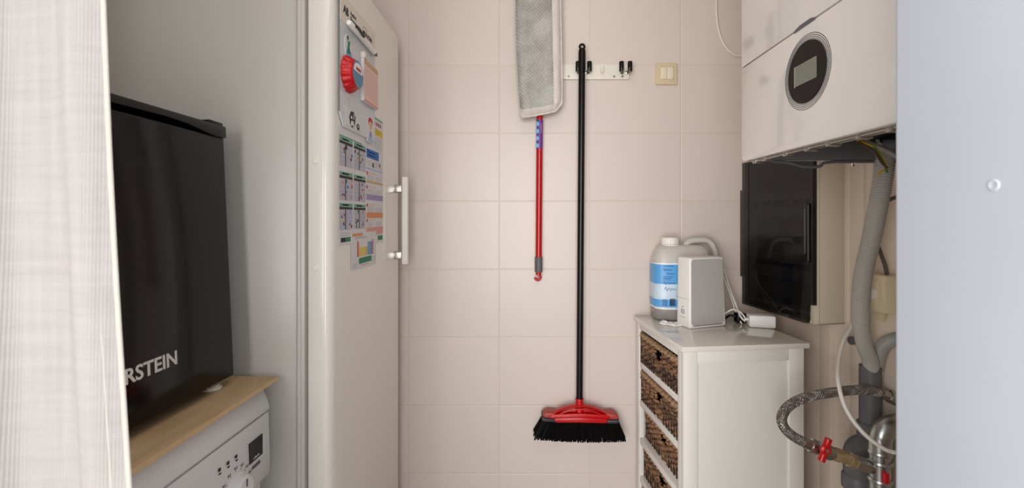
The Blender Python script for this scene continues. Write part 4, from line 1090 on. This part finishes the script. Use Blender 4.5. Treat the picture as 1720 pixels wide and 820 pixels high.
loft([(cx, cyc, TZ, .094, .047), (cx, cyc, TZ+.004, .101, .053), (cx, cyc, TZ+.058, .103, .055), (cx, cyc, TZ+.059, .102, .054), (cx, cyc, TZ+.17, .103, .055), (cx, cyc, TZ+Hs-.01, .1015, .053), (cx-.002, cyc, TZ+Hs+.014, .0965, .047), (cx-.002, cyc, TZ+Hs+.034, .087, .042), (cx-.006, cyc, TZ+Hs+.048, .076, .030), (cx-.010, cyc, TZ+Hs+.052, .064, .020)], M['bottle'], 'body', cn)
loft([(cx, cyc, TZ+.0015, .0985, .0515), (cx, cyc, TZ+.006, .1022, .0542), (cx, cyc, TZ+.036, .1037, .0557), (cx, cyc, TZ+.037, .102, .054)], M['liquid'], 'base_band', cn)
nk = W(1125.5, 412, cyc)
b = MB(); b.lathe([(.0245, 0), (.0245, .018), (.022, .024)], (nk.x, cyc, nk.z-.02), (0, 0, 1), 28); b.build('neck', M['bottle'], cn)
b = MB(); b.lathe([(.0305, 0), (.0315, .003), (.0300, .0055)], (nk.x, cyc, nk.z-.001), (0, 0, 1), 36); zc = nk.z+.006
b.lathe([(.0290, 0), (.0290, .019), (.0265, .0225), (0, .0235)], (nk.x, cyc, zc-.001), (0, 0, 1), 72, lambda k, n, r: 1+(.03 if k % 3 == 0 and r > .027 else 0)); b.build('screw_cap', M['cap'], cn)
hpnts = [(1148, 424), (1152, 411), (1160, 405), (1172, 403.5), (1186, 404), (1194, 409), (1200, 420), (1204, 434)]
b = MB(); b.tube([W(x, y, cyc) for x, y in hpnts], .0105, 16, smooth=6, flat=(1, 1.35)); b.build('carry_handle', M['bottle'], cn)
# label wraps front and left side
def lab_arc(z0, z1, a, d, m, t0, t1, zt=None, mbx=None):
    n = 30; b = bmesh.new(); lo, hi = [], []
    for k in range(n+1):
        t = R(t0+(t1-t0)*k/n); c_, s_ = math.cos(t), math.sin(t)
        x = cx+a*math.copysign(abs(c_)**.5, c_); y = cyc+d*math.copysign(abs(s_)**.5, s_)
        lo.append(b.verts.new((x, y, z0))); hi.append(b.verts.new((x, y, z1)))
    for k in range(n): b.faces.new((lo[k], lo[k+1], hi[k+1], hi[k]))
    mbx.use(m); mbx._merge(b)
M['label_sky'] = mat('pale_sky_label', (205, 224, 238), .35, vary=(14, .12))
lbm = MB()
lab_arc(TZ+.040, TZ+.197, .1042, .0562, M['device_white'], 150, 330, mbx=lbm)
lab_arc(TZ+.046, TZ+.192, .1048, .0568, M['label_sky'], 150, 330, mbx=lbm)
lab_arc(TZ+.125, TZ+.191, .1054, .0574, M['skyblue'], 150, 330, mbx=lbm)
lab_arc(TZ+.046, TZ+.072, .1054, .0574, M['skyblue'], 150, 330, mbx=lbm)
fy = cyc-.0576
def lrect(m, x0, x1, z0, z1): lbm.use(m); lbm.box(x0, x1, fy-.0006, fy+.0004, z0, z1)
def ltext(t, x, z, size, m): lbm.use(m); lbm._merge(text_bm(t, size, frameT((x, fy-.0008, z), (1, 0, 0), (0, 0, 1), (0, -1, 0)), .0002, .0001))
lx = cx-.082
def scrib(m, x, z, w_, h_, n):
    lbm.use(m); lbm.tube([(x+w_*i/n, fy-.0008, z+h_*(.5+.5*math.sin(i*2.3))*(1 if i % 3 else .6)) for i in range(n+1)], .0007, 5, smooth=3)
M['label_ink'] = mat('label_blue_print', (70, 105, 165), .5)
lrect(M['label_ink'], lx, lx+.036, TZ+.186, TZ+.1875)
scrib(M['label_ink'], lx, TZ+.170, .030, .010, 9); scrib(M['label_ink'], lx+.012, TZ+.158, .026, .007, 9)
for i in range(3): lrect(M['label_ink'], lx, lx+.035-.006*i, TZ+.150-i*.005, TZ+.151-i*.005)
scrib(M['label_ink'], lx, TZ+.124, .040, .012, 10); scrib(M['label_ink'], lx+.004, TZ+.103, .038, .014, 9)
for i in range(9): lrect(M['ink'], lx+.022+i*.0022, lx+.0232+i*.0022, TZ+.052, TZ+.076)
for i in range(5): lrect(M['label_ink'], lx-.004, lx+.014, TZ+.052+i*.005, TZ+.0535+i*.005)
lrect(M['ink'], lx+.048, lx+.063, TZ+.048, TZ+.054)
lbm.use(M['ink']); lbm.tube([(lx+.048, fy-.001, TZ+.083), (lx+.056, fy-.001, TZ+.075), (lx+.066, fy-.001, TZ+.072)], .0018, 6, smooth=3)
lbm.use(M['skin_print']); lbm.lathe([(.006, 0), (.006, .001), (0, .001)], (lx+.069, fy, TZ+.070), (0, -1, 0), 14)
lbm.build('printed_label', None, cn, 180)
settle(cn)
# crumpled plastic foil under the canister
bm = bmesh.new(); gN = 22; gg = []
for j in range(gN+1):
    row = []
    for i in range(gN+1):
        u, v = i/gN, j/gN; x = .440+.085*u+.004*math.sin(v*9); y = 1.478+.045*v-.022*u+.006*math.sin(u*11)
        z = TZ+.0006+max(0, .011*noise.noise(Vector((u*6, v*5, 3)))+.0035)*(1 if 0 < i < gN and 0 < j < gN else 0)
        row.append(bm.verts.new((x, y, z)))
    gg.append(row)
for j in range(gN):
    for i in range(gN): bm.faces.new((gg[j][i], gg[j][i+1], gg[j+1][i+1], gg[j+1][i]))
b = MB(); b._merge(bm); tag(b.build('crumpled_foil', M['device_white']), 'crumpled white plastic film on the cabinet in front of the canister', 'plastic film')
# white speaker-like device
dvA = R(19.1)
dv = thing('white_speaker', 'upright white device with grey grille front in front of the canister', 'speaker', (.512, 1.4275, TZ), dvA)
def tp_box(x0, x1, y0, y1, z0, z1, ins, bev):
    b = bmesh.new(); vs = []
    for z, k in ((z0, 0), (z1, 1)):
        for x, y in ((x0, y0), (x1, y0), (x1, y1), (x0, y1)):
            sx = ins if x == x1 else -ins*0.0; sy = ins*.5 if y == y1 else 0
            vs.append(b.verts.new((x-(sx if k else 0), y-(sy if k else 0), z)))
    for f in ((3, 2, 1, 0), (4, 5, 6, 7), (0, 1, 5, 4), (1, 2, 6, 5), (2, 3, 7, 6), (3, 0, 4, 7)): b.faces.new([vs[i] for i in f])
    bmesh.ops.recalc_face_normals(b, faces=b.faces[:]); bmesh.ops.bevel(b, geom=b.edges[:], offset=bev, segments=4, profile=.5, affect='EDGES'); return b
b = MB(); b._merge(tp_box(0, .1425, 0, .068, 0, .2245, .011, .007)); b.build('body', M['device_white'], dv)
b = MB(); gpts = rrect(.004, .134, .012, .219, .010, 6); gpts = [(x-(.008*(z/.22) if x > .07 else 0), z) for x, z in gpts]
b.prism(gpts, 'y', -.0015, .004, .001, 1); b.build('grille', M['grille'], dv)
b = MB(); b.box(-.0006, .002, .004, .064, .0925, .0935); b.build('seam', M['grille'], dv)
b = MB(); b.use(M['grey_plastic'])
for z0, z1, y0_, y1_ in ((.044, .0455, .028, .042), (.056, .0575, .028, .042)): b.box(-.0008, .001, y0_, y1_, z0, z1)
for y_ in (.028, .0405): b.box(-.0008, .001, y_, y_+.0015, .044, .0575)
b.box(-.0008, .001, .0335, .0365, .049, .052); b.box(-.0008, .001, .033, .037, .064, .067); b.box(-.0006, .001, .020, .05, .032, .0328); b.build('power_button', None, dv)
b = MB(); b.box(.012, .125, -.0018, 0, .0085, .0105); b.build('bottom_slot', M['grey_plastic'], dv)
# adapter box
ad = thing('white_adapter', 'small white power adapter box on the right edge of the cabinet', 'adapter', (.712, 1.455, TZ), R(-14))
b = MB(); b.box(0, .078, 0, .050, .0, .038, .005, 3); b.build('housing', M['device_white'], ad)
b = MB(); b.box(.006, .072, -.0004, .001, .007, .0078); b.build('seam', M['grille'], ad)
b = MB(); b.cyl((.001, .025, .02), (-.010, .027, .02), .004, 10); b.build('cable_sleeve', M['device_white'], ad)
# cables behind
for nm, lab, pts, r_, mt in (
    ('white_lead', 'white lead rising from the adapter behind the upright device', [(1252, 540, 1.49), (1244, 532, 1.50), (1236, 512, 1.53), (1226, 485, 1.58), (1219, 462, 1.62), (1216, 452, 1.64)], .0032, 'cable_white'),
    ('cream_lead', 'cream lead leaning against the tiled wall right of the upright device', [(1246, 544, 1.50), (1238, 530, 1.52), (1228, 500, 1.57), (1219, 475, 1.60), (1212, 455, 1.62)], .0026, 'rail'),
    ('looped_white_lead', 'short looped white lead between the upright device and the adapter', [(1214, 530, 1.49), (1222, 524, 1.50), (1232, 520, 1.50), (1244, 525, 1.50), (1252, 535, 1.485)], .0028, 'cable_white')):
    b = MB(); b.tube([W(*p) for p in pts], r_, 10, smooth=6); b.use(M[mt]); tag(b.build(nm, None), lab, 'cable')
b = MB(); q = W(1243, 534, 1.52); b.box(q.x-.016, q.x+.016, q.y-.016, q.y+.016, TZ, TZ+.034, .006, 3); b.tube([q+Vector((-.012, 0, .002)), q+Vector((-.03, .01, .006)), q+Vector((-.05, .02, -.015))], .004, 8, smooth=4); b.use(M['black_plastic'])
tag(b.build('black_plug', None), 'black plug with short lead behind the white adapter box', 'plug')
